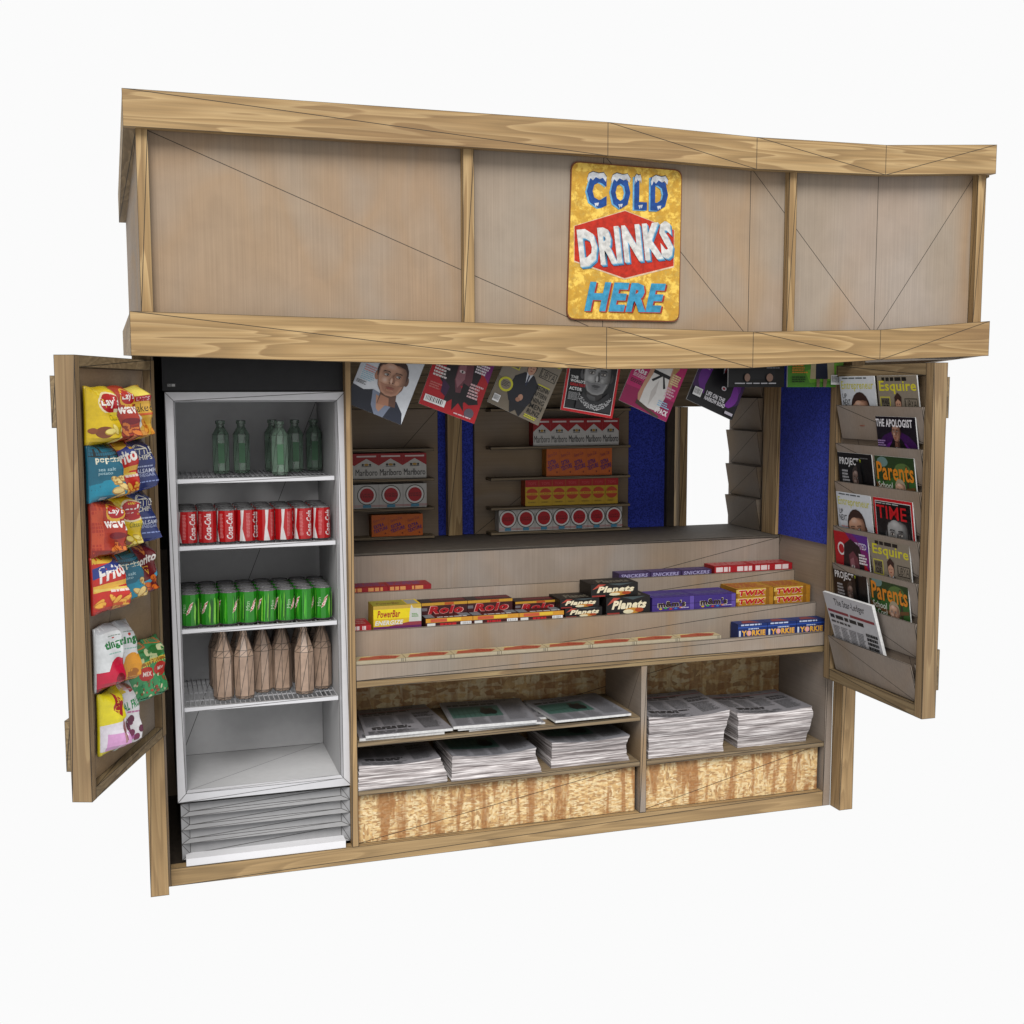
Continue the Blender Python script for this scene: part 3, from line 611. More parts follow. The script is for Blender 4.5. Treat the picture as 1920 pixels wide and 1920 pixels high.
# ------------------------------------------------------------------ newspapers
def news(style, seed=0):
    random.seed(50+seed); a = Art('#818187' if style else '#858388', .8)  # page grey darkened: dim light on the shelf papers put into the colour
    if style == 0:
        a.text('The Star-Ledger', .2, .87, .8, .96, '#1a1a1c', .01); a.rect(.02, .83, .98, .85, '#8a3a40'); a.lines(.05, .77, .7, .82, 1, '#2a2a2c', .9)
        a.lines(.05, .7, .6, .75, 1, '#2a2a2c', .7)
        for k in range(3): a.lines(.04+k*.22, .3, .04+k*.22+.19, .67, 22, '#66666a')
        for k in range(2): a.lines(.7, .62-.1*k, .96, .7-.1*k, 2, '#303034', .7)
        a.lines(.7, .1, .95, .48, 24, '#66666a'); a.lines(.1, .16, .6, .27, 2, '#242426', .75); a.lines(.04, .02, .64, .13, 7, '#66666a')
    else:
        a.text('The Register-Guard', .2, .88, .8, .96, '#1a1a1c', .01); a.lines(.05, .83, .95, .86, 1, '#55555a')
        a.rect(.05, .3, .66, .74, '#3f5f58'); a.poly([(.08, .45), (.6, .52), (.6, .5), (.08, .43)], '#1c3a30')
        for k in range(9): a.rect(.08+k*.062, .33+.03*math.sin(k*2.1), .085+k*.062, .7, '#1c3a30')
        a.lines(.07, .58, .62, .7, 3, '#2c5a4c', .3)
        a.ell(.48, .5, .07, .12, '#15181a'); a.ell(.56, .47, .05, .1, '#15181a'); a.ell(.46, .64, .035, .03, '#3a2f2a'); a.ell(.55, .6, .03, .03, '#3a2f2a')
        a.lines(.05, .76, .66, .82, 1, '#2a2a2c', .9)
        a.lines(.7, .1, .96, .8, 40, '#66666a')
        for k in range(3): a.lines(.05+k*.21, .03, .05+k*.21+.18, .27, 14, '#66666a')
    random.seed(7); return a
def paper(style, bl, br, tr, tl, z, t, label, group, seed=0):
    v = lambda p, zz: Vector((p[0], p[1], zz))
    r = thing('newspaper', label, 'newspaper', ((bl[0]+tr[0])/2, (bl[1]+tr[1])/2, z), group)
    MB().hexa([v(bl, z), v(br, z), v(tr, z), v(tl, z), v(bl, z+t), v(br, z+t), v(tr, z+t), v(tl, z+t)]).build('folded_pages', 'edge', r)
    news(style, seed).emit('front_page', qf(v(bl, z+t), v(br, z+t), v(tr, z+t), v(tl, z+t)), 'prn', r); return r
def stack(style, x0, x1, y0, y1, z0, h, label, dip, skew, seed):
    r = thing('newspaper_stack', label, 'newspaper stack', ((x0+x1)/2, (y0+y1)/2, z0), 'tall newspaper stacks on the lower shelves')
    rr = random.Random(seed); nx, nz = 4, 14; m = MB(); rings = []
    for j in range(nz+1):
        t = j/nz; bul = .012*math.sin(t*3.3+seed); ring = []
        def P(u, v):
            x = x0+(x1-x0)*u+skew*t*(v)+bul*(1 if u > .5 else -.4); y = y0+(y1-y0)*v-.01*math.sin(t*4+seed)*(1-v)
            sag = dip*math.sin(math.pi*u)*(1-.7*v)
            return Vector((x, y, z0+(h*t)-sag*t))
        for k in range(nx): ring.append(P(k/nx, 0))
        for k in range(nx): ring.append(P(1, k/nx))
        for k in range(nx): ring.append(P(1-k/nx, 1))
        for k in range(nx): ring.append(P(0, 1-k/nx))
        jx, jy = rr.uniform(-.0025, .0025), rr.uniform(-.0025, .0025)
        if 0 < j < nz: ring = [q+Vector((jx, jy, 0)) for q in ring]
        rings.append(ring)
    L = 4*nx
    for ring in rings: m.v += ring
    for j in range(nz):
        for k in range(L): a = j*L+k; b = j*L+(k+1) % L; m.f.append((a, b, b+L, a+L))
    m.f.append(tuple(range(L-1, -1, -1)))
    o = m.build('page_block', MT['pages'], r); top = lambda u, v, k: P(u, v)+Vector((0, 0, .0005+k)); t = 1
    news(style, seed).emit('front_page', top, 'prn', r, cu=[.125*i for i in range(1, 8)], cv=[.25, .5, .75]); return r
stack(0, .768, 1.135, .004, .33, .315, .103, 'newspaper stack with a red banner, beside the fridge divider under the middle shelf', .012, .0, 1)
stack(1, 1.17, 1.565, .004, .33, .315, .108, 'middle of the three newspaper stacks under the middle shelf, green picture on top', .016, -.01, 2)
stack(1, 1.632, 2.006, .03, .35, .315, .118, 'newspaper stack with a green picture next to the centre divider', .012, -.02, 3)
stack(0, 2.092, 2.485, .01, .38, .315, .2, 'tallest newspaper stack, just right of the centre divider', .016, .01, 4)
stack(0, 2.555, 2.935, .03, .36, .315, .172, 'newspaper stack in the corner by the right side wall', .014, -.01, 5)
PG = 'loose newspapers on the middle shelf'
paper(0, (.775, .015), (1.14, .008), (1.12, .38), (.80, .39), .522, .012, 'bottom newspaper of the pile nearest the fridge, a corner showing', PG, 1)
paper(0, (.80, .004), (1.176, .004), (1.149, .415), (.83, .40), .535, .011, 'top newspaper with a red banner on the pile nearest the fridge', PG, 2)
paper(1, (1.25, .01), (1.60, .02), (1.585, .39), (1.24, .38), .522, .008, 'lowest newspaper of the middle pile, sticking out at the right', PG, 3)
paper(0, (1.2, .006), (1.575, .0), (1.6, .36), (1.22, .38), .531, .009, 'newspaper just under the top one in the middle pile', PG, 4)
paper(1, (1.178, .002), (1.55, -.012), (1.59, .36), (1.215, .39), .541, .012, 'top newspaper of the middle pile, green picture facing up', PG, 5)
paper(0, (1.57, .1), (1.9, .05), (1.95, .35), (1.62, .39), .522, .009, 'lower newspaper of the pile beside the centre divider', PG, 6)
paper(1, (1.637, -.012), (2.0, -.004), (1.975, .375), (1.605, .33), .532, .01, 'top newspaper beside the centre divider, green picture facing up', PG, 7)
# folded paper in the lowest door pocket
r = thing('newspaper', 'folded newspaper leaning out of the lowest pocket of the right door', 'newspaper', tuple(DR(.3, 0, .70)))
bl, br = DR(.14, -.014, .72), DR(.51, -.014, .72); tr, tl = DR(.452, .055, 1.06), DR(.065, .055, 1.06); n_ = (br-bl).cross(tl-bl).normalized()
MB().hexa([bl-n_*.014, br-n_*.014, br, bl, tl-n_*.014, tr-n_*.014, tr, tl]).build('folded_pages', 'edge', r)
a = Art('#c2c2c6', .9); a.text('The Star-Ledger', .2, .83, .82, .95, '#17171a', .01); a.rect(.02, .75, .45, .785, '#8a3a40'); a.rect(.48, .75, .97, .785, '#8a3a40'); a.lines(.04, .66, .9, .72, 1, '#222'*2, .8)
a.lines(.04, .6, .6, .64, 1, '#444'*2, .7)
for k in range(4): a.lines(.04+k*.17, .05, .04+k*.17+.15, .57, 26, '#77777c')
a.lines(.74, .38, .97, .6, 4, '#2a2a2c', .7); a.lines(.74, .05, .97, .36, 16, '#77777c')
a.emit('front_page', qf(bl, br, tr, tl), 'prn', r)

# ------------------------------------------------------------------ cigarette cartons
CG = 'cigarette cartons on the back wall shelves'
def carton(style, x0, x1, z0, z1, n, label, y0=.868, off=0.):
    base = {'m': '#c6c3be', 'l': '#c4c1bd', 'o': '#c9621a', 'y': '#c9a31e'}[style]
    r = thing('cigarette_carton', label, 'cigarette carton', ((x0+x1)/2, .9, z0), CG)
    col = {'m': (.35, .02, .02), 'l': (.5, .48, .46), 'o': (.45, .16, .02), 'y': (.4, .08, .02)}[style]
    key = 'carton_'+style
    if key not in MT: MT[key] = plain('carton_card_'+style, col, .5, WIRE, nz=.1)
    bx('carton', key, r, x0, x1, y0, .937, z0, z1)
    h = z1-z0; a = Art(base, (x1-x0)/h); w = 1/n
    for i in range(n):
        u = i*w+off; c = u+w/2
        if style == 'm':
            a.poly([(u, 1), (u+w, 1), (u+w, .52), (c, .8), (u, .52)], '#a01018'); a.rect(u+w*.1, .86, u+w*.9, .92, '#d9c9c6')
            a.ell(c, .56, w*.1*1., .05, '#b08a40', 8); a.ell(c-w*.15, .56, w*.05, .05, '#2a2a2a', 6); a.ell(c+w*.15, .56, w*.05, .05, '#2a2a2a', 6); a.rect(c-w*.2, .48, c+w*.2, .5, '#2a2a2a')
            a.text('Marlboro', u+w*.05, .12, u+w*.95, .38, '#17171a', .0)
        elif style == 'l':
            rx = .4/((x1-x0)/h)
            for rr, cc in ((.41, '#3f4438'), (.375, '#e2dedc'), (.3, '#b01420')): a.ell(c, .55, rr*h/(x1-x0), rr, cc, 22)
            a.text('LUCKY', c-w*.26, .56, c+w*.26, .63, '#5a0c12', .02); a.text('STRIKE', c-w*.27, .46, c+w*.27, .53, '#5a0c12', .02)
            a.rect(u, .12, u+w, .135, '#c05058'); a.rect(u, .07, u+w, .085, '#c05058'); a.rect(c-w*.17, .03, c+w*.17, .15, '#4a8aa8'); a.rect(u-.0012, 0, u+.0012, 1, '#8a8785')
        elif style == 'o':
            a.text('Extra Cut', u+w*.08, .72, u+w*.8, .84, '#7a2a4a', 0, .3, 18); a.text('EXTRA', u+w*.12, .42, u+w*.72, .58, '#4a1470', .03, .1, 18); a.text('TEXTURE', u+w*.1, .24, u+w*.95, .4, '#4a1470', .03, .1, 18)
            a.ell(u+w*.8, .14, w*.05, .04, '#7a2410', 8); a.rect(u-.001, 0, u+.001, 1, '#a0500f')
        else:
            a.rect(u, .72, u+w, 1, '#b01418'); a.text('TOPS', u+w*.2, .8, u+w*.8, .9, '#d05050', .0); a.ell(c, .45, .24*h/(x1-x0), .22, '#c0401a', 16); a.rect(u+w*.06, .41, u+w*.94, .5, '#d9b322'); a.text('CLASSIC', u+w*.12, .42, u+w*.88, .49, '#b01418', .02)
            a.lines(u+w*.2, .08, u+w*.8, .16, 1, '#a08018'); a.rect(u-.001, 0, u+.001, 1, '#a8861a')
    a.emit('carton_print', qf((x0, y0, z0), (x1, y0, z0), (x1, y0, z1), (x0, y0, z1)), 'box', r)
carton('m', .80, 1.275, 1.558, 1.68, 4, 'long red and white carton under the top left shelf, behind the first magazine')
carton('l', .80, 1.275, 1.414, 1.53, 4, 'white carton with four red discs on the left shelves')
carton('o', .999, 1.254, 1.2745, 1.38, 3, 'orange carton on the lowest left shelf')
carton('m', 1.829, 2.294, 1.703, 1.84, 5, 'red and white carton on the right shelves, under the hanging magazines')
carton('o', 1.899, 2.257, 1.548, 1.69, 5, 'orange carton on the right shelves above the yellow one')
carton('y', 1.786, 2.291, 1.399, 1.533, 7, 'yellow carton with a red band along its top')
carton('l', 1.646, 2.316, 1.2745, 1.388, 7, 'longest white carton with seven red discs on the lowest right shelf')

# ------------------------------------------------------------------ fridge
F = thing('drinks_fridge', 'tall open-fronted drinks fridge with white frame and black header', 'fridge', (.39, .3, .046))
m = MB(); m.box(.038, .066, .062, .6, .33, 1.98); m.box(.712, .735, .062, .6, .33, 1.98); m.box(.067, .711, .575, .6, .33, 1.98)
m.build('cabinet', 'black', F)
m = MB(); m.box(.0665, .07, .063, .574, .366, 1.946); m.box(.70, .7115, .063, .574, .366, 1.946); m.box(.0702, .6998, .55, .574, .366, 1.946); m.box(.0665, .7115, .063, .574, .331, .3655); m.box(.0665, .7115, .063, .574, 1.9465, 1.979)
m.build('inner_liner', 'liner', F)
m = MB(); o4 = [(.037, .328), (.743, .328), (.743, 1.981), (.037, 1.981)]; i4 = [(.07, .366), (.708, .366), (.708, 1.946), (.07, 1.946)]; j4 = [(.076, .372), (.702, .372), (.702, 1.94), (.076, 1.94)]
for a_, b_, ya, yb in ((o4, i4, .04, .034), (i4, j4, .034, .062)):
    for k in range(4):
        k2 = (k+1) % 4; m.quad((a_[k][0], ya, a_[k][1]), (a_[k2][0], ya, a_[k2][1]), (b_[k2][0], yb, b_[k2][1]), (b_[k][0], yb, b_[k][1]))
for k in range(4):
    k2 = (k+1) % 4; m.quad((o4[k][0], .04, o4[k][1]), (o4[k][0], .062, o4[k][1]), (o4[k2][0], .062, o4[k2][1]), (o4[k2][0], .04, o4[k2][1]))
    m.quad((o4[k][0], .062, o4[k][1]), (o4[k2][0], .062, o4[k2][1]), (j4[k2][0], .062, j4[k2][1]), (j4[k][0], .062, j4[k][1]))
m.build('door_frame', 'white', F)
hd = bx('header', 'black', F, .03, .744, .045, .6, 1.985, 2.179)
bdg = bx('badge', 'grille', hd, .047, .08, .041, .0445, 2.0, 2.014)
a = Art('#2a2a2c', 2.2); a.rect(.05, .1, .48, .9, '#9a9a9a'); a.rect(.55, .1, .95, .9, '#b9b9b9'); a.text('N', .12, .2, .4, .8, '#2a2a2c', 0); a.emit('badge_print', qf((.048, .041, 2.001), (.079, .041, 2.001), (.079, .041, 2.013), (.048, .041, 2.013)), 'prn', hd)
m = MB(); m.box(.052, .73, .075, .58, .088, .322); m.build('grille_housing', 'grille', F)
zs = [.322, .267, .211, .154, .088]
for k in range(4):
    zt, zb = zs[k], zs[k+1]; m = MB(); x0, x1 = .047, .735
    A_ = [(x0, .04, zb), (x1, .04, zb), (x1, .04, zt), (x0, .04, zt)]; B_ = [(x0+.034, .066, zb+.012), (x1-.034, .066, zb+.012), (x1-.034, .07, zt-.008), (x0+.034, .07, zt-.008)]
    for i in range(4): j = (i+1) % 4; m.quad(A_[i], A_[j], B_[j], B_[i])
    m.quad(*B_); m.build('louver', 'grille', F)
bx('kick_plate', 'kick', F, .062, .708, .003, .5, .0745, .105)
ZS = [1.638, 1.37, 1.034, .713]
for z in ZS:
    b = bx('shelf', 'white', F, .0715, .6985, .066, .076, z-.02, z)
    m = MB(); 
    for k in range(32): x = .08+k*.0198; m.box(x, x+.0035, .077, .548, z-.008, z-.004)
    for y in (.2, .33, .46, .54): m.box(.0715, .6985, y, y+.005, z-.0125, z-.0085)
    m.build('shelf_wires', 'wirem', b)

# ---- cans
def can_proto(style):
    r = thing('soda_can', 'x', 'soda can'); rad = .0378; h = .138
    MB().lathe([(.032, 0), (rad, .007), (rad, h-.004), (.035, h), (.033, h), (.032, h-.002)], 12).build('can_body', 'alu', r)
    def fn(u, v, k): a = -math.pi*.5-math.pi+2*math.pi*u; return Vector(((rad+.0003+k*.5)*math.cos(a)*fac(a), (rad+.0003+k*.5)*math.sin(a)*fac(a), .007+v*(h-.012)))
    def fac(a):
        q = (a % (math.pi/6))-math.pi/12; return math.cos(math.pi/12)/math.cos(q)
    if style == 'red':
        a = Art('#a80c12', 1.9)
        for o_ in (0, .5):
            a.text('Coca-Cola', .07+o_-.21, .40, .07+o_+.23, .62, '#d9cccc', .03, .25, 90)
            a.poly([(.27+o_, 0), (.38+o_, 0), (.33+o_, .4), (.36+o_, 1), (.30+o_, 1), (.305+o_, .6), (.29+o_, .4)], '#cfcccc'); a.lines(.4+o_, .1, .47+o_, .9, 18, '#d88a8a', .4)
    else:
        a = Art('#1f7d14', 1.6)
        for k in range(26): x = random.random(); a.poly([(x, random.uniform(0, .3)), (x+.02, 0), (x+.04, random.uniform(.5, .9)), (x+.02, random.uniform(.7, 1))], random.choice(('#2f9a1c', '#145f0f', '#4cae2a', '#0f4d10', '#7cc440')))
        for o_ in (.08, .42, .75):
            a.poly([(o_, .34), (o_+.06, .42), (o_+.13, .78), (o_+.07, .7)], '#d9cfc0'); a.poly([(o_+.01, .37), (o_+.057, .44), (o_+.12, .74), (o_+.07, .67)], '#b03a30'); a.text('Dew', o_-.01, .52, o_+.14, .6, '#f0e6e0', .02, 0, 68)
        a.text('Mtn', .3, .5, .48, .6, '#a9c9a0', 0, 0, 90)
    a.emit('can_print', fn, 'can', r, cu=[i/12 for i in range(1, 12)])
    return r
def copy_tree(o, parent=None, loc=None, rz=None, label=None):
    c = o.copy(); COL.objects.link(c)
    if parent: c.parent = parent
    if loc is not None: c.location = loc
    if rz is not None: c.rotation_euler = (0, 0, rz)
    if label: c['label'] = label
    for ch in list(o.children): copy_tree(ch, c)
    return c
ORD = ['first', 'second', 'third', 'fourth', 'fifth', 'sixth', 'seventh', 'eighth']
ROW = ['front row', 'second row', 'third row', 'back row']
for style, z, sh in (('red', ZS[1], 'second'), ('green', ZS[2], 'third')):
    pr = can_proto(style); first = True
    for j in range(4):
        for i in range(8):
            lab = '%s soda can, %s from the left in the %s of the %s fridge shelf' % (style, ORD[i], ROW[j], sh)
            loc = (.112+i*.0765, .125+j*.08+.003*math.sin(i*3+j), z+.0005); rz = [0, .6, 3.3, -.5, 1.2, .2, 2.9, .9][(i*3+j*5) % 8]
            if first: o = pr; o.location = loc; o.rotation_euler = (0, 0, rz); o['label'] = lab; first = False
            else: o = copy_tree(pr, None, loc, rz, lab)
            o['group'] = '%s soda cans in the fridge' % style
# ---- green glass bottles
pr = thing('glass_bottle', 'x', 'glass bottle'); 
MB().lathe([(.03, 0), (.036, .012), (.036, .165), (.017, .195), (.017, .207), (.021, .208), (.021, .222), (.016, .223)], 8, ph=R(22.5)).build('bottle_glass', 'gglass', pr)
lb = MB(); lb.quad((-.0105, -.0336, .05), (.0105, -.0336, .05), (.0105, -.0336, .125), (-.0105, -.0336, .125)); lb.box(-.0128, .0128, -.0345, -.0337, .045, .128); lb.build('bottle_label', 'label', pr)
gp = [(.262, .326), (.347, .331), (.484, .40), (.487, .16), (.573, .346), (.662, .403)]
gl = ['leftmost green glass bottle on the top fridge shelf', 'second green glass bottle from the left, in the pair standing apart', 'green glass bottle half hidden behind the front one', 'green glass bottle standing nearest the fridge front', 'green glass bottle between the front one and the corner one', 'rightmost green glass bottle in the corner of the top shelf']
for i, ((x, y), l) in enumerate(zip(gp, gl)):
    o = pr if i == 0 else copy_tree(pr); o.location = (x, y, ZS[0]+.0005); o['label'] = l; o['group'] = 'green glass bottles in the fridge'
# ---- brown bottles
pr = thing('brown_bottle', 'x', 'bottle')
MB().lathe([(.036, 0), (.0425, .012), (.0435, .18), (.036, .205), (.017, .262), (.0145, .285), (.0175, .287), (.0175, .297), (.013, .298)], 8, ph=R(-90)).build('bottle_body', 'bglass', pr)
bp_ = [(.238, .165), (.322, .158), (.404, .24), (.486, .242), (.57, .16), (.652, .225), (.232, .36), (.318, .35), (.412, .42), (.5, .42), (.578, .35), (.65, .41)]
bl_ = ['leftmost brown bottle in front on the fourth fridge shelf', 'second brown bottle from the left in front', 'third brown bottle from the left, set a little back', 'fourth brown bottle from the left, set a little back', 'fifth brown bottle from the left, standing forward', 'rightmost brown bottle in front by the fridge wall'] + ['brown bottle directly behind the %s front one from the left' % w for w in ORD[:6]]
for i, ((x, y), l) in enumerate(zip(bp_, bl_)):
    o = pr if i == 0 else copy_tree(pr); o.location = (x, y, ZS[3]+.0005); o.rotation_euler = (0, 0, .3*math.sin(i*2.)); o['label'] = l; o['group'] = 'brown bottles in the fridge'

# ------------------------------------------------------------------ snack bags on the left door
def bag(style, s0, s1, z0, z1, label, group, d=.004, tilt=0., T=.075, cat='chip bag', name='chip_bag'):
    w = s1-s0; h = z1-z0; cs = (s0+s1)/2; c0 = DL(cs, d-.03, z0); rr = random.Random(hash((round(s0*1000), round(z0*1000))) % 999)
    X = Vector((-ul.x, -ul.y, 0)); Yn = Vector((nl.x, nl.y, 0)); ct, st_ = math.cos(R(tilt)), math.sin(R(tilt))
    ph = [rr.uniform(0, 6) for _ in range(4)]
    def fn(u, v, k, back=False):
        e = min(1., u/.6)**.75 if u < .6 else max(0., (1-u)/.4)**.55; g = min(1., v/.12, (1-v)/.16); g = max(0., g)**.6*(1.12-.35*v)
        t = T*e*g*(1+.10*math.sin(9*u+ph[0]+4*v)+.06*math.sin(17*v+ph[1]))
        x = (u-.5)*w*(1-.05*math.sin(math.pi*v)); z = v*h+.004*math.sin(5*u+ph[2])*(1 if v > .8 else .3)
        x, z = x*ct-z*st_, x*st_+z*ct
        return c0+X*x+Vector((0, 0, z))+Yn*((-.002 if back else .006+t+k+.0006))
    r = thing(name, label, cat, tuple(c0), group)
    bc = {'lays': '#d9b80c', 'wavy': '#a8301c', 'baked': '#d9a83c', 'pop': '#0c6078', 'frito': '#c8281c', 'kettle': '#25346e', 'dor': '#6a1218', 'tr': '#dfe2e4', 'ty': '#dfe2e4', 'gr': '#3c9a5c', 'hari': '#e8d820', 'ken': '#e2e0e4'}[style]
    m = MB(); nu, nv = 24, 16
    for bk in (False, True):
        i0 = len(m.v)
        for j in range(nv+1):
            for i in range(nu+1): m.v.append(fn(i/nu, j/nv, -.0006, bk))
        for j in range(nv):
            for i in range(nu): q = i0+j*(nu+1)+i; m.f.append((q, q+1, q+nu+2, q+nu+1) if not bk else (q, q+nu+1, q+nu+2, q+1))
    H = (nu+1)*(nv+1); E_ = [(i, i+1) for i in range(nu)]+[(j*(nu+1)+nu, (j+1)*(nu+1)+nu) for j in range(nv)]+[(nv*(nu+1)+i+1, nv*(nu+1)+i) for i in range(nu-1, -1, -1)]+[((j+1)*(nu+1), j*(nu+1)) for j in range(nv-1, -1, -1)]
    for p, q in E_: m.f.append((p, p+H, q+H, q))
    key = 'bag_'+style
    if key not in MT: MT[key] = plain('bag_film_'+style, hx(bc), .3, 0, .5, nz=.15)
    m.build('bag_film', key, r, True)
    a = Art(bc, w/h)
    def chips(n, c1, c2, u0=.1, u1=.95, v0=.03, v1=.4):
        for _ in range(n):
            x, y = rr.uniform(u0, u1), rr.uniform(v0, v1); rt_ = rr.uniform(-50, 50); a.ell(x, y, .13, .06, c2, 12, rot=rt_); a.ell(x, y+.008, .115, .045, c1, 12, rot=rt_)
    if style == 'lays':
        a.poly([(.2, 1), (1, 1), (1, .4), (.5, .52)], '#e8cf3c'); a.ell(.6, .72, .38, .2, '#e9d9b0'); a.ell(.6, .72, .33, .17, '#b0141c'); a.text("Lay's", .3, .63, .92, .82, '#f4f0ea', .03); a.text('Classic', .5, .42, .85, .52, '#5a6a10', 0, .2)
        a.ell(.35, .22, .2, .1, '#7a4020'); chips(5, '#ecd878', '#b99a2c', .4, 1., .03, .3); a.ell(.1, .24, .1, .05, '#8a4a24')
    elif style == 'wavy':
        a.poly([(0, 1), (.3, 1), (.2, 0), (0, 0)], '#c04a28'); a.ell(.6, .78, .24, .17, '#e0a830'); a.ell(.6, .8, .21, .12, '#b0141c'); a.text("Lay's", .42, .74, .78, .88, '#f4f0ea', .02); a.text('wavy', .3, .47, .95, .64, '#f4f0ea', .04)
        a.ell(.6, .38, .22, .06, '#7a1420'); chips(7, '#d9782c', '#8a2c14', .45, .95, .05, .32); a.rect(0, 0, .35, .14, '#8a2014')
    elif style == 'baked':
        a.rect(0, .85, 1, 1, '#e3cf5a'); a.rect(.35, .72, .85, .86, '#a81c28'); a.text("LAY'S", .42, .75, .8, .83, '#e8c0c0', .02); a.text('Baked', .2, .55, .95, .7, '#2a2420', .0, .3); a.rect(.3, .48, .95, .52, '#d06030')
        a.ell(.3, .38, .2, .13, '#e8e2d2'); a.ell(.3, .38, .13, .08, '#8ab0c8'); chips(4, '#e8a03c', '#c06a1c', .4, .9, .05, .35); a.rect(.05, .02, .3, .1, '#c0504a')
    elif style == 'pop':
        a.poly([(0, 1), (1, 1), (1, .72), (0, .78)], '#101c20'); a.poly([(0, .3), (1, .5), (1, 0), (0, 0)], '#0f84a0'); a.text('popchips', .15, .66, .98, .8, '#ece8d0', .04); a.text('sea salt', .2, .54, .6, .6, '#a9ccd6', .01); a.text('potato', .2, .46, .55, .52, '#a9ccd6', .01)
        chips(7, '#e0c47c', '#a8803c', .62, .92, .05, .45); a.lines(.2, .04, .45, .09, 2, '#d6e4e8')
    elif style == 'frito':
        a.rect(0, .88, 1, 1, '#e6b83c'); a.poly([(0, .62), (1, .86), (1, .98), (0, .8)], '#2c3e8c'); a.text('Fritos', .1, .62, .98, .88, '#f4f0ea', .04, .2, 12); a.poly([(0, .5), (1, .6), (1, .5), (0, .38)], '#e6b040'); a.rect(0, .4, .8, .46, '#e8c860'); a.lines(.4, .36, .95, .42, 1, '#f0d8d0', .8)
        chips(10, '#eeb040', '#c0501c', .08, .95, .03, .3)
    elif style == 'kettle':
        a.poly([(0, 0), (.25, 0), (.2, .6), (0, .7)], '#4a62b8'); a.poly([(0, 0), (1, 0), (1, .14), (0, .1)], '#36489c'); a.ell(.45, .84, .22, .1, '#d6d2c4', 16, 0, 180); a.ell(.45, .84, .17, .07, bc, 16, 0, 180); a.text('KETTLE', .15, .74, .85, .87, '#e2decf', .01); a.text('CHIPS', .28, .64, .75, .73, '#e2decf', .01)
        a.lines(.35, .48, .8, .53, 1, '#aab4d8'); a.text('BALSAMIC', .25, .39, .9, .47, '#d0d6ea', .01); a.text('VINEGAR', .3, .32, .8, .38, '#aab4d8', .01); a.lines(.2, .2, .9, .24, 1, '#8fa0d8'); a.rect(.1, .0, .8, .05, '#d2d4de')
    elif style == 'dor':
        a.poly([(.3, 1), (.5, .8), (.75, 1)], '#c8742c'); a.text('Doritos', .08, .62, .95, .8, '#ece6e0', .04, .1, 8); a.poly([(.35, .6), (.62, .6), (.5, .42)], '#d9a03c'); a.poly([(.4, .57), (.58, .57), (.5, .47)], '#6a1218')
        a.poly([(0, .25), (.5, .33), (1, .5), (1, .42), (.5, .25), (0, .17)], '#4aa8c8'); chips(7, '#e0701c', '#a03a10', .4, .95, .05, .35)
    elif style in ('tr', 'ty'):
        cc = '#c8103c' if style == 'tr' else '#e0981a'; a.rect(0, .9, 1, 1, '#c6c8cc'); a.lines(.35, .82, .8, .84, 1, '#8a9a8c'); a.ell(.55, .79, .07, .02, '#c0392b'); a.text('tingr', .2, .62, .9, .78, '#1f7a3c', .05, 0, 4); a.lines(.3, .55, .9, .58, 1, '#8fc0b0')
        a.poly([(0, 0), (1, 0), (1, .35), (.85, .46), (.6, .5), (.4, .44), (.28, .3), (0, .3)], cc); a.ell(.62, .3, .3, .2, cc); a.ell(.6, .16, .16, .09, '#7c0c20' if style == 'tr' else '#a8640c'); a.rect(0, 0, 1, .05, '#8c0c26' if style == 'tr' else '#c87a14')
    elif style == 'gr':
        a.poly([(0, 1), (1, 1), (1, .92), (0, .93)], '#d9803c'); a.ell(.5, .8, .4, .1, '#2f7a34'); a.ell(.3, .72, .25, .08, '#cfd9a0'); a.ell(.75, .85, .2, .06, '#dfe4b0'); a.poly([(.1, .66), (.95, .72), (.95, .66), (.1, .6)], '#a06a1c'); a.text('FRUITS', .2, .61, .9, .7, '#e8cc50', .02, 0, 3)
        a.ell(.6, .5, .3, .12, '#c0281c'); a.text('MIX', .45, .46, .75, .54, '#f0e0d8', .03)
        for _ in range(40): a.ell(rr.uniform(.05, .95), rr.uniform(.06, .42), rr.uniform(.02, .06), .022, rr.choice(('#b8402c', '#4cae6c', '#8a5a34', '#e0d8b0', '#2c8a58')), 7, rot=rr.uniform(0, 90))
        a.rect(0, 0, 1, .08, '#34b48c')
    elif style == 'hari':
        a.poly([(0, 0), (1, 0), (1, .62), (.6, .5), (0, .48)], '#e6e0ea'); a.poly([(.1, 0), (.9, 0), (.8, .3), (.2, .36)], '#d9a0d0'); a.poly([(.35, .72), (.62, .58), (.85, .78), (.6, .98)], '#a8242c'); a.text('XOXO', .38, .72, .82, .84, '#e8c030', .04, 0, 50); a.rect(0, 0, 1, .06, '#e8d820')
        for _ in range(16): x = rr.uniform(.6, .9); y = rr.uniform(.12, .4); a.poly([(x, y), (x+.05, y+.01), (x+.03, y+.16), (x-.01, y+.14)], rr.choice(('#8a5a5c', '#b08486', '#6c4244')))
    elif style == 'ken':
        a.rect(0, .9, 1, 1, '#c8a8a8'); a.poly([(0, .8), (.4, .86), (.4, .94), (0, .9)], '#e0c020'); a.poly([(.55, .86), (.9, .9), (.85, 1), (.55, 1)], '#a83440'); a.text('REAL FRUIT', .08, .6, .95, .74, '#2c8a50', .04, .1, 14); a.lines(.4, .52, .9, .57, 1, '#c070a0')
        for _ in range(12): a.ell(rr.uniform(.3, .85), rr.uniform(.12, .45), .09, .06, rr.choice(('#7a1c4c', '#9c2c6c', '#5c1438', '#b0589a')), 9)
        a.rect(0, .0, .5, .06, '#d8ecdc')
    mid = [i/24 for i in range(1, 24)]; mv = [i/16 for i in range(1, 16)]; a.v = [(x*.72, y, k) for x, y, k in a.v]
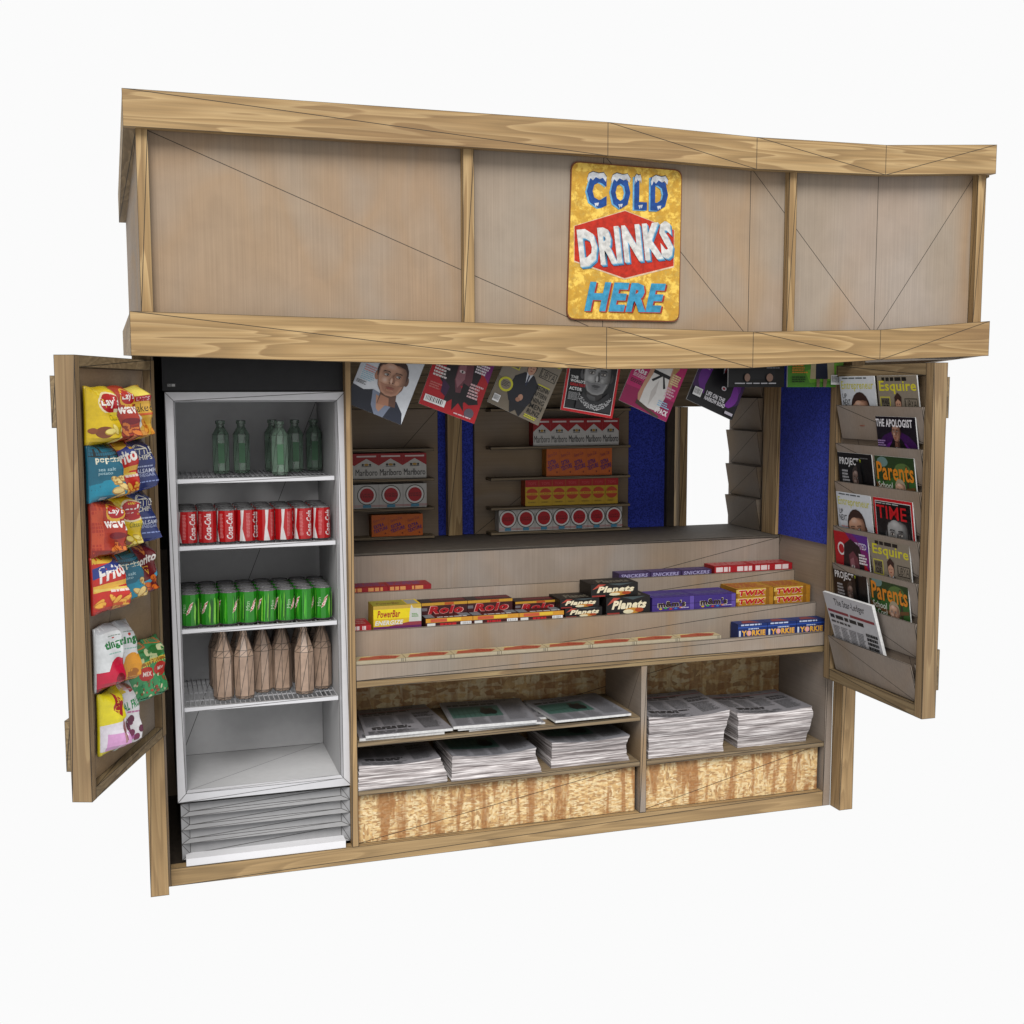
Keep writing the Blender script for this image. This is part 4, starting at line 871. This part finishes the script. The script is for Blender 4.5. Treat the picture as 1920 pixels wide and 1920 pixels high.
    a.emit('bag_print', lambda u, v, k: fn(u, v, k+.0013), 'foil', r, cu=mid, cv=mv, step=.00006); return r
BG = 'chip bags hung on the left door'
cols = [(.49, .678), (.33, .512), (.165, .35)]; rows = [(1.815, 1.998), (1.628, 1.81), (1.442, 1.622), (1.258, 1.438)]
bags = [['lays', 'wavy', 'baked'], ['pop', 'frito', 'kettle'], ['wavy', 'lays', 'kettle'], ['frito', 'pop', 'dor']]
bl2 = [['yellow chip bag, outermost in the top row', 'dark red chip bag in the middle of the top row', 'tan and orange chip bag beside the door hinge in the top row'],
       ['teal chip bag, outermost in the second row', 'red and yellow corn chip bag in the middle of the second row', 'dark blue kettle chip bag in the second row'],
       ['red wavy chip bag, outermost in the third row', 'yellow chip bag in the middle of the third row', 'dark blue kettle chip bag in the third row'],
       ['red and yellow corn chip bag, outermost in the bottom chip row', 'teal chip bag in the middle of the bottom chip row', 'maroon tortilla chip bag in the bottom chip row']]
for j in range(4):
    for i in range(3):
        s0, s1 = cols[i]; z0, z1 = rows[j]
        bag(bags[j][i], s0, s1, z0-.006, z1+.003, bl2[j][i], BG, d=.02, tilt=[-2, 1, 2][i]+[0, 1, -1, 2][j])
CB = 'candy bags hung on the left door'
bag('tr', .49, .655, .985, 1.2, 'white and red candy bag, outermost of the upper candy bags', CB, .01, -3, .065, 'candy bag', 'candy_bag')
bag('ty', .365, .515, .97, 1.188, 'white and orange candy bag next to the red one', CB, .01, -2, .065, 'candy bag', 'candy_bag')
bag('gr', .215, .355, .855, 1.07, 'green fruit candy bag, the lower-hung of two alike', CB, .01, -5, .055, 'candy bag', 'candy_bag')
bag('gr', .06, .225, .84, 1.065, 'green fruit candy bag nearest the door hinge', CB, .014, -3, .06, 'candy bag', 'candy_bag')
bag('hari', .49, .645, .765, .975, 'yellow and pink candy bag at the lower outer corner', CB, .01, -3, .065, 'candy bag', 'candy_bag')
bag('ken', .36, .51, .74, .965, 'white candy bag with purple fruit in the bottom row', CB, .008, -4, .06, 'candy bag', 'candy_bag')

# ------------------------------------------------------------------ candy boxes in the counter trays
def cbox(style, x0, x1, y0, y1, z0, z1, label, group, tilt=0.):
    cols_ = {'power': '#c9a81c', 'rolo': '#3a1012', 'rolob': '#3a1012', 'planets': '#15110f', 'mm': '#3a2874', 'twix': '#a8741c', 'kit': '#a01820', 'snk': '#3c2c56', 'yorkie': '#182c66', 'mars': '#b3a27e', 'kitl': '#8c141c'}
    key = 'box_'+style
    if key not in MT: MT[key] = plain('box_card_'+style, hx(cols_[style]), .5, .0016, nz=.1, wstr=.6)
    r = thing('candy_box', label, 'candy box', ((x0+x1)/2, (y0+y1)/2, z0), group)
    bx('carton', key, r, x0, x1, y0, y1, z0, z1)
    w, h, dp = x1-x0, z1-z0, y1-y0; a = Art(cols_[style], w/h); t = Art(cols_[style], w/dp)
    if style == 'power':
        a.rect(0, .45, 1, .85, '#d9c410'); a.rect(0, .85, 1, 1, '#b8983c'); a.rect(0, 0, 1, .13, '#5a1450'); a.poly([(.3, .13), (1, .13), (1, .36)], '#84303c'); a.poly([(.74, .28), (1, .28), (1, .82), (.83, .85), (.79, 1), (.76, .7)], '#b9b9b4')
        a.text('PowerBar', .08, .5, .56, .8, '#9a1418', .02, .25); a.text('ENERGIZE', .03, .19, .62, .38, '#d2d2cc', .03, .2); a.lines(.8, .45, .95, .62, 3, '#5a8a4a'); t.poly([(0, 0), (.7, 0), (.7, 1), (0, 1)], '#8a8228'); t.text('PowerBar', .1, .25, .6, .6, '#5c3c14', .02, .25); t.rect(.72, .1, .95, .9, '#8a8a84')
    elif style == 'rolo':
        a.rect(0, .86, 1, 1, '#b98a28'); a.rect(.5, .87, .7, .99, '#a84818'); a.rect(0, .6, .12, .75, '#6a6468'); a.text('Rolo', .13, .42, .92, .84, '#d89a92', .09, .2); a.text('Rolo', .145, .44, .905, .82, '#9c0e18', .05, .2); t.rect(0, .4, 1, .8, '#5a1a20'); t.rect(0, 0, .25, 1, '#26181a')
    elif style == 'rolob':
        a.rect(0, .45, 1, .95, '#c48a28'); a.rect(.1, .5, .45, .88, '#b85030'); a.rect(.45, .55, .75, .9, '#d4b030'); a.rect(.03, .02, .2, .38, '#cfcfcb'); a.bars(.74, .02, .97, .4); a.lines(.3, .06, .68, .34, 1, '#b01820', .9)
        t.rect(0, .05, .2, .9, '#6e7276'); t.rect(.75, .2, .98, .95, '#6e7276'); t.lines(.25, .02, .95, .2, 1, '#d2ccc8', .9)
    elif style == 'planets':
        a.poly([(.02, .55), (.16, .98), (.32, .95)], '#a84434'); a.poly([(.35, 1), (.6, .82), (.9, 1)], '#3c4648'); a.text('Planets', .12, .3, .92, .8, '#e0d4b4', .05, .3); a.ell(.6, .2, .2, .17, '#b8802c', 12); a.ell(.5, .15, .12, .12, '#d8cfae', 10); a.ell(.75, .22, .1, .13, '#a04018', 10); a.rect(.02, 0, .3, .12, '#8c2c24')
        t.text('Planets', .2, .2, .9, .7, '#5c564a', .04, .3)
    elif style == 'mm':
        a.rect(.9, 0, 1, 1, '#5a4898'); a.text("m&m's", .13, .28, .8, .76, '#d9cfae', .09); a.text("m&m's", .14, .3, .79, .74, '#2c1a12', .05)
        for k, c in enumerate(('#c0a020', '#2c8a3c', '#a83420', '#2c6ab0', '#c0702c')): a.ell(.2+k*.12, .2+.04*math.sin(k*2), .04, .06, c, 9)
        a.lines(.68, .14, .92, .24, 1, '#b9b0d0'); a.rect(0, .49, 1, .505, '#1c1238')
        for k in range(5): t.text("m&m's", .06+k*.18, .2, .2+k*.18, .8, '#5a5484', .03, 0, 20)
    elif style == 'twix':
        a.rect(0, 0, .04, 1, '#7c5010'); a.poly([(.8, 0), (.9, 0), (.88, 1), (.8, 1)], '#8a5a14'); a.poly([(0, .45), (.78, .6), (.8, .95), (0, .9)], '#c9a850'); a.text('TWIX', .06, .14, .8, .84, '#e8d8c8', .1, .15); a.text('TWIX', .07, .18, .79, .8, '#b01420', .05, .15); t.lines(.05, .1, .95, .9, 4, '#8a2420', .5)
    elif style in ('kit', 'kitl'):
        a.lines(.04, .12, .96, .85, 1, '#d9c8c8' if style == 'kit' else '#c98a50', .9); a.rect(.4, .1, .55, .9, cols_[style]); t.lines(.05, .1, .95, .9, 3, '#b87a78' if style == 'kit' else '#58386c', .5)
    elif style == 'snk':
        a.text('SNICKERS', .06, .15, .94, .85, '#9a94b8', .03, .2); t.lines(.05, .15, .95, .85, 3, '#5c4c74', .5)
    elif style == 'yorkie':
        a.rect(0, .68, 1, .78, '#2c4c9c'); a.lines(.1, .82, .9, .97, 1, '#b9c4dc', .7); a.text('YORKIE', .12, .06, .94, .5, '#dca43c', .05); a.ell(.38, .28, .06, .2, '#d9a0a8', 10); a.lines(.35, .54, .75, .64, 1, '#b9c4dc', .8); a.rect(.03, .05, .09, .5, '#c9ccd6'); t.poly([(.2, .2), (.8, .2), (.6, .9), (.3, .8)], '#7c3438')
    else:
        a = Art('#b3a890', w/h); a.rect(.92, 0, .93, 1, '#333'*2); a.rect(.95, 0, .96, 1, '#333'*2); t.poly([(.05, .1), (.8, .05), (.95, .6), (.6, .95), (.15, .75)], '#a04a30'); t.text('ROLLS', .5, .3, .85, .65, '#8a2418', .03, .2); t.poly([(.05, .7), (.4, .75), (.2, .95)], '#cdb070')
    zl = z0
    lip = .85 if y0 < .09 else .973 if y0 < .3 else 1.101
    if z0 < lip < z1: zl = lip-.003
    a.emit('front_print', qf((x0, y0, zl), (x1, y0, zl), (x1, y0, z1), (x0, y0, z1)), 'box', r)
    t.emit('top_print', qf((x0, y0, z1), (x1, y0, z1), (x1, y1, z1), (x0, y1, z1)), 'box', r)
    return r
zt2 = .921
cbox('kit', .766, .85, .115, .26, zt2, .995, 'small red box at the fridge end of the middle tray', 'red candy boxes')
cbox('power', .86, 1.068, .115, .235, zt2, 1.073, 'yellow energy bar box in the middle tray', 'candy boxes in the middle tray')
for i in range(3): cbox('rolob', 1.088+i*.2115, 1.088+(i+1)*.2115-.002, .115, .195, zt2, 1.007, 'low brown and gold box, %s of the three front boxes' % ['left', 'middle', 'right'][i], 'low caramel candy boxes')
for i in range(2): cbox('rolo', 1.09+i*.209, 1.09+(i+1)*.209-.002, .2, .295, zt2, 1.058, 'brown caramel box standing behind, %s' % ['next to the yellow energy bar box', 'middle one of three'][i], 'tall caramel candy boxes')
cbox('rolo', 1.52, 1.72, .2, .29, zt2, 1.04, 'lower brown caramel box touching the black boxes', 'tall caramel candy boxes')
PLG = 'black candy boxes in a pile'
cbox('planets', 1.728, 1.905, .118, .27, zt2, 1.0115, 'black candy box at the bottom left of the black pile', PLG)
cbox('planets', 1.708, 1.895, .128, .28, 1.012, 1.052, 'black candy box second from the bottom at the left of the pile', PLG)
cbox('planets', 1.925, 2.14, .116, .275, zt2, 1.05, 'taller black candy box at the right of the black pile', PLG)
cbox('planets', 1.86, 2.09, .14, .285, 1.0525, 1.11, 'topmost black candy box of the pile', PLG)
for i in range(2): cbox('mm', 2.151+i*.214, 2.151+(i+1)*.214-.002, .116, .29, zt2, 1.036, 'purple candy box on the %s' % ['side of the black pile', 'side of the golden boxes'][i], 'purple candy boxes')
for i in range(2):
    for j in range(2):
        z0 = (zt2, 1.0105)[j]; cbox('twix', 2.589+i*.2, 2.589+(i+1)*.2-.004, .132, .29, z0, (1.01, 1.052)[j], 'golden candy box, %s of the pair %s' % (['bottom', 'top'][j], ['beside the purple boxes', 'beside the side wall'][i]), 'golden candy boxes')
for i in range(3): cbox('yorkie', 2.54+i*.153, 2.54+(i+1)*.153-.002, .018, .09, .801, .908, 'dark blue chocolate box, %s of three in the front tray' % ['left', 'middle', 'right'][i], 'dark blue candy boxes')
for i in range(8): cbox('mars', .766+i*.211, .766+(i+1)*.211-.002, .017, .095, .801, .864, 'flat cream box, %s from the fridge in the front tray' % ORD[i], 'flat cream candy boxes')
for i in range(2): cbox('kitl', .77+i*.197, .77+(i+1)*.197-.002, .318, .43, 1.051, 1.122, 'flat red box, %s from the fridge in the top tray' % ORD[i], 'flat red boxes in the top tray')
for i in range(3): cbox('snk', 2.07+i*.162, 2.07+(i+1)*.162-.004, .316, .4, 1.051, 1.122, 'dark violet candy box, %s from the left in the top tray' % ORD[i], 'violet candy boxes')
for i in range(2): cbox('kit', 2.57+i*.214, 2.57+(i+1)*.214-.002, .318, .43, 1.051, 1.133, 'red candy box in the top tray, %s' % ['beside the violet boxes', 'beside the side wall'][i], 'red candy boxes')
for o in list(bpy.data.objects):
    if o.get('label') == 'x': print('unlabelled', o.name)
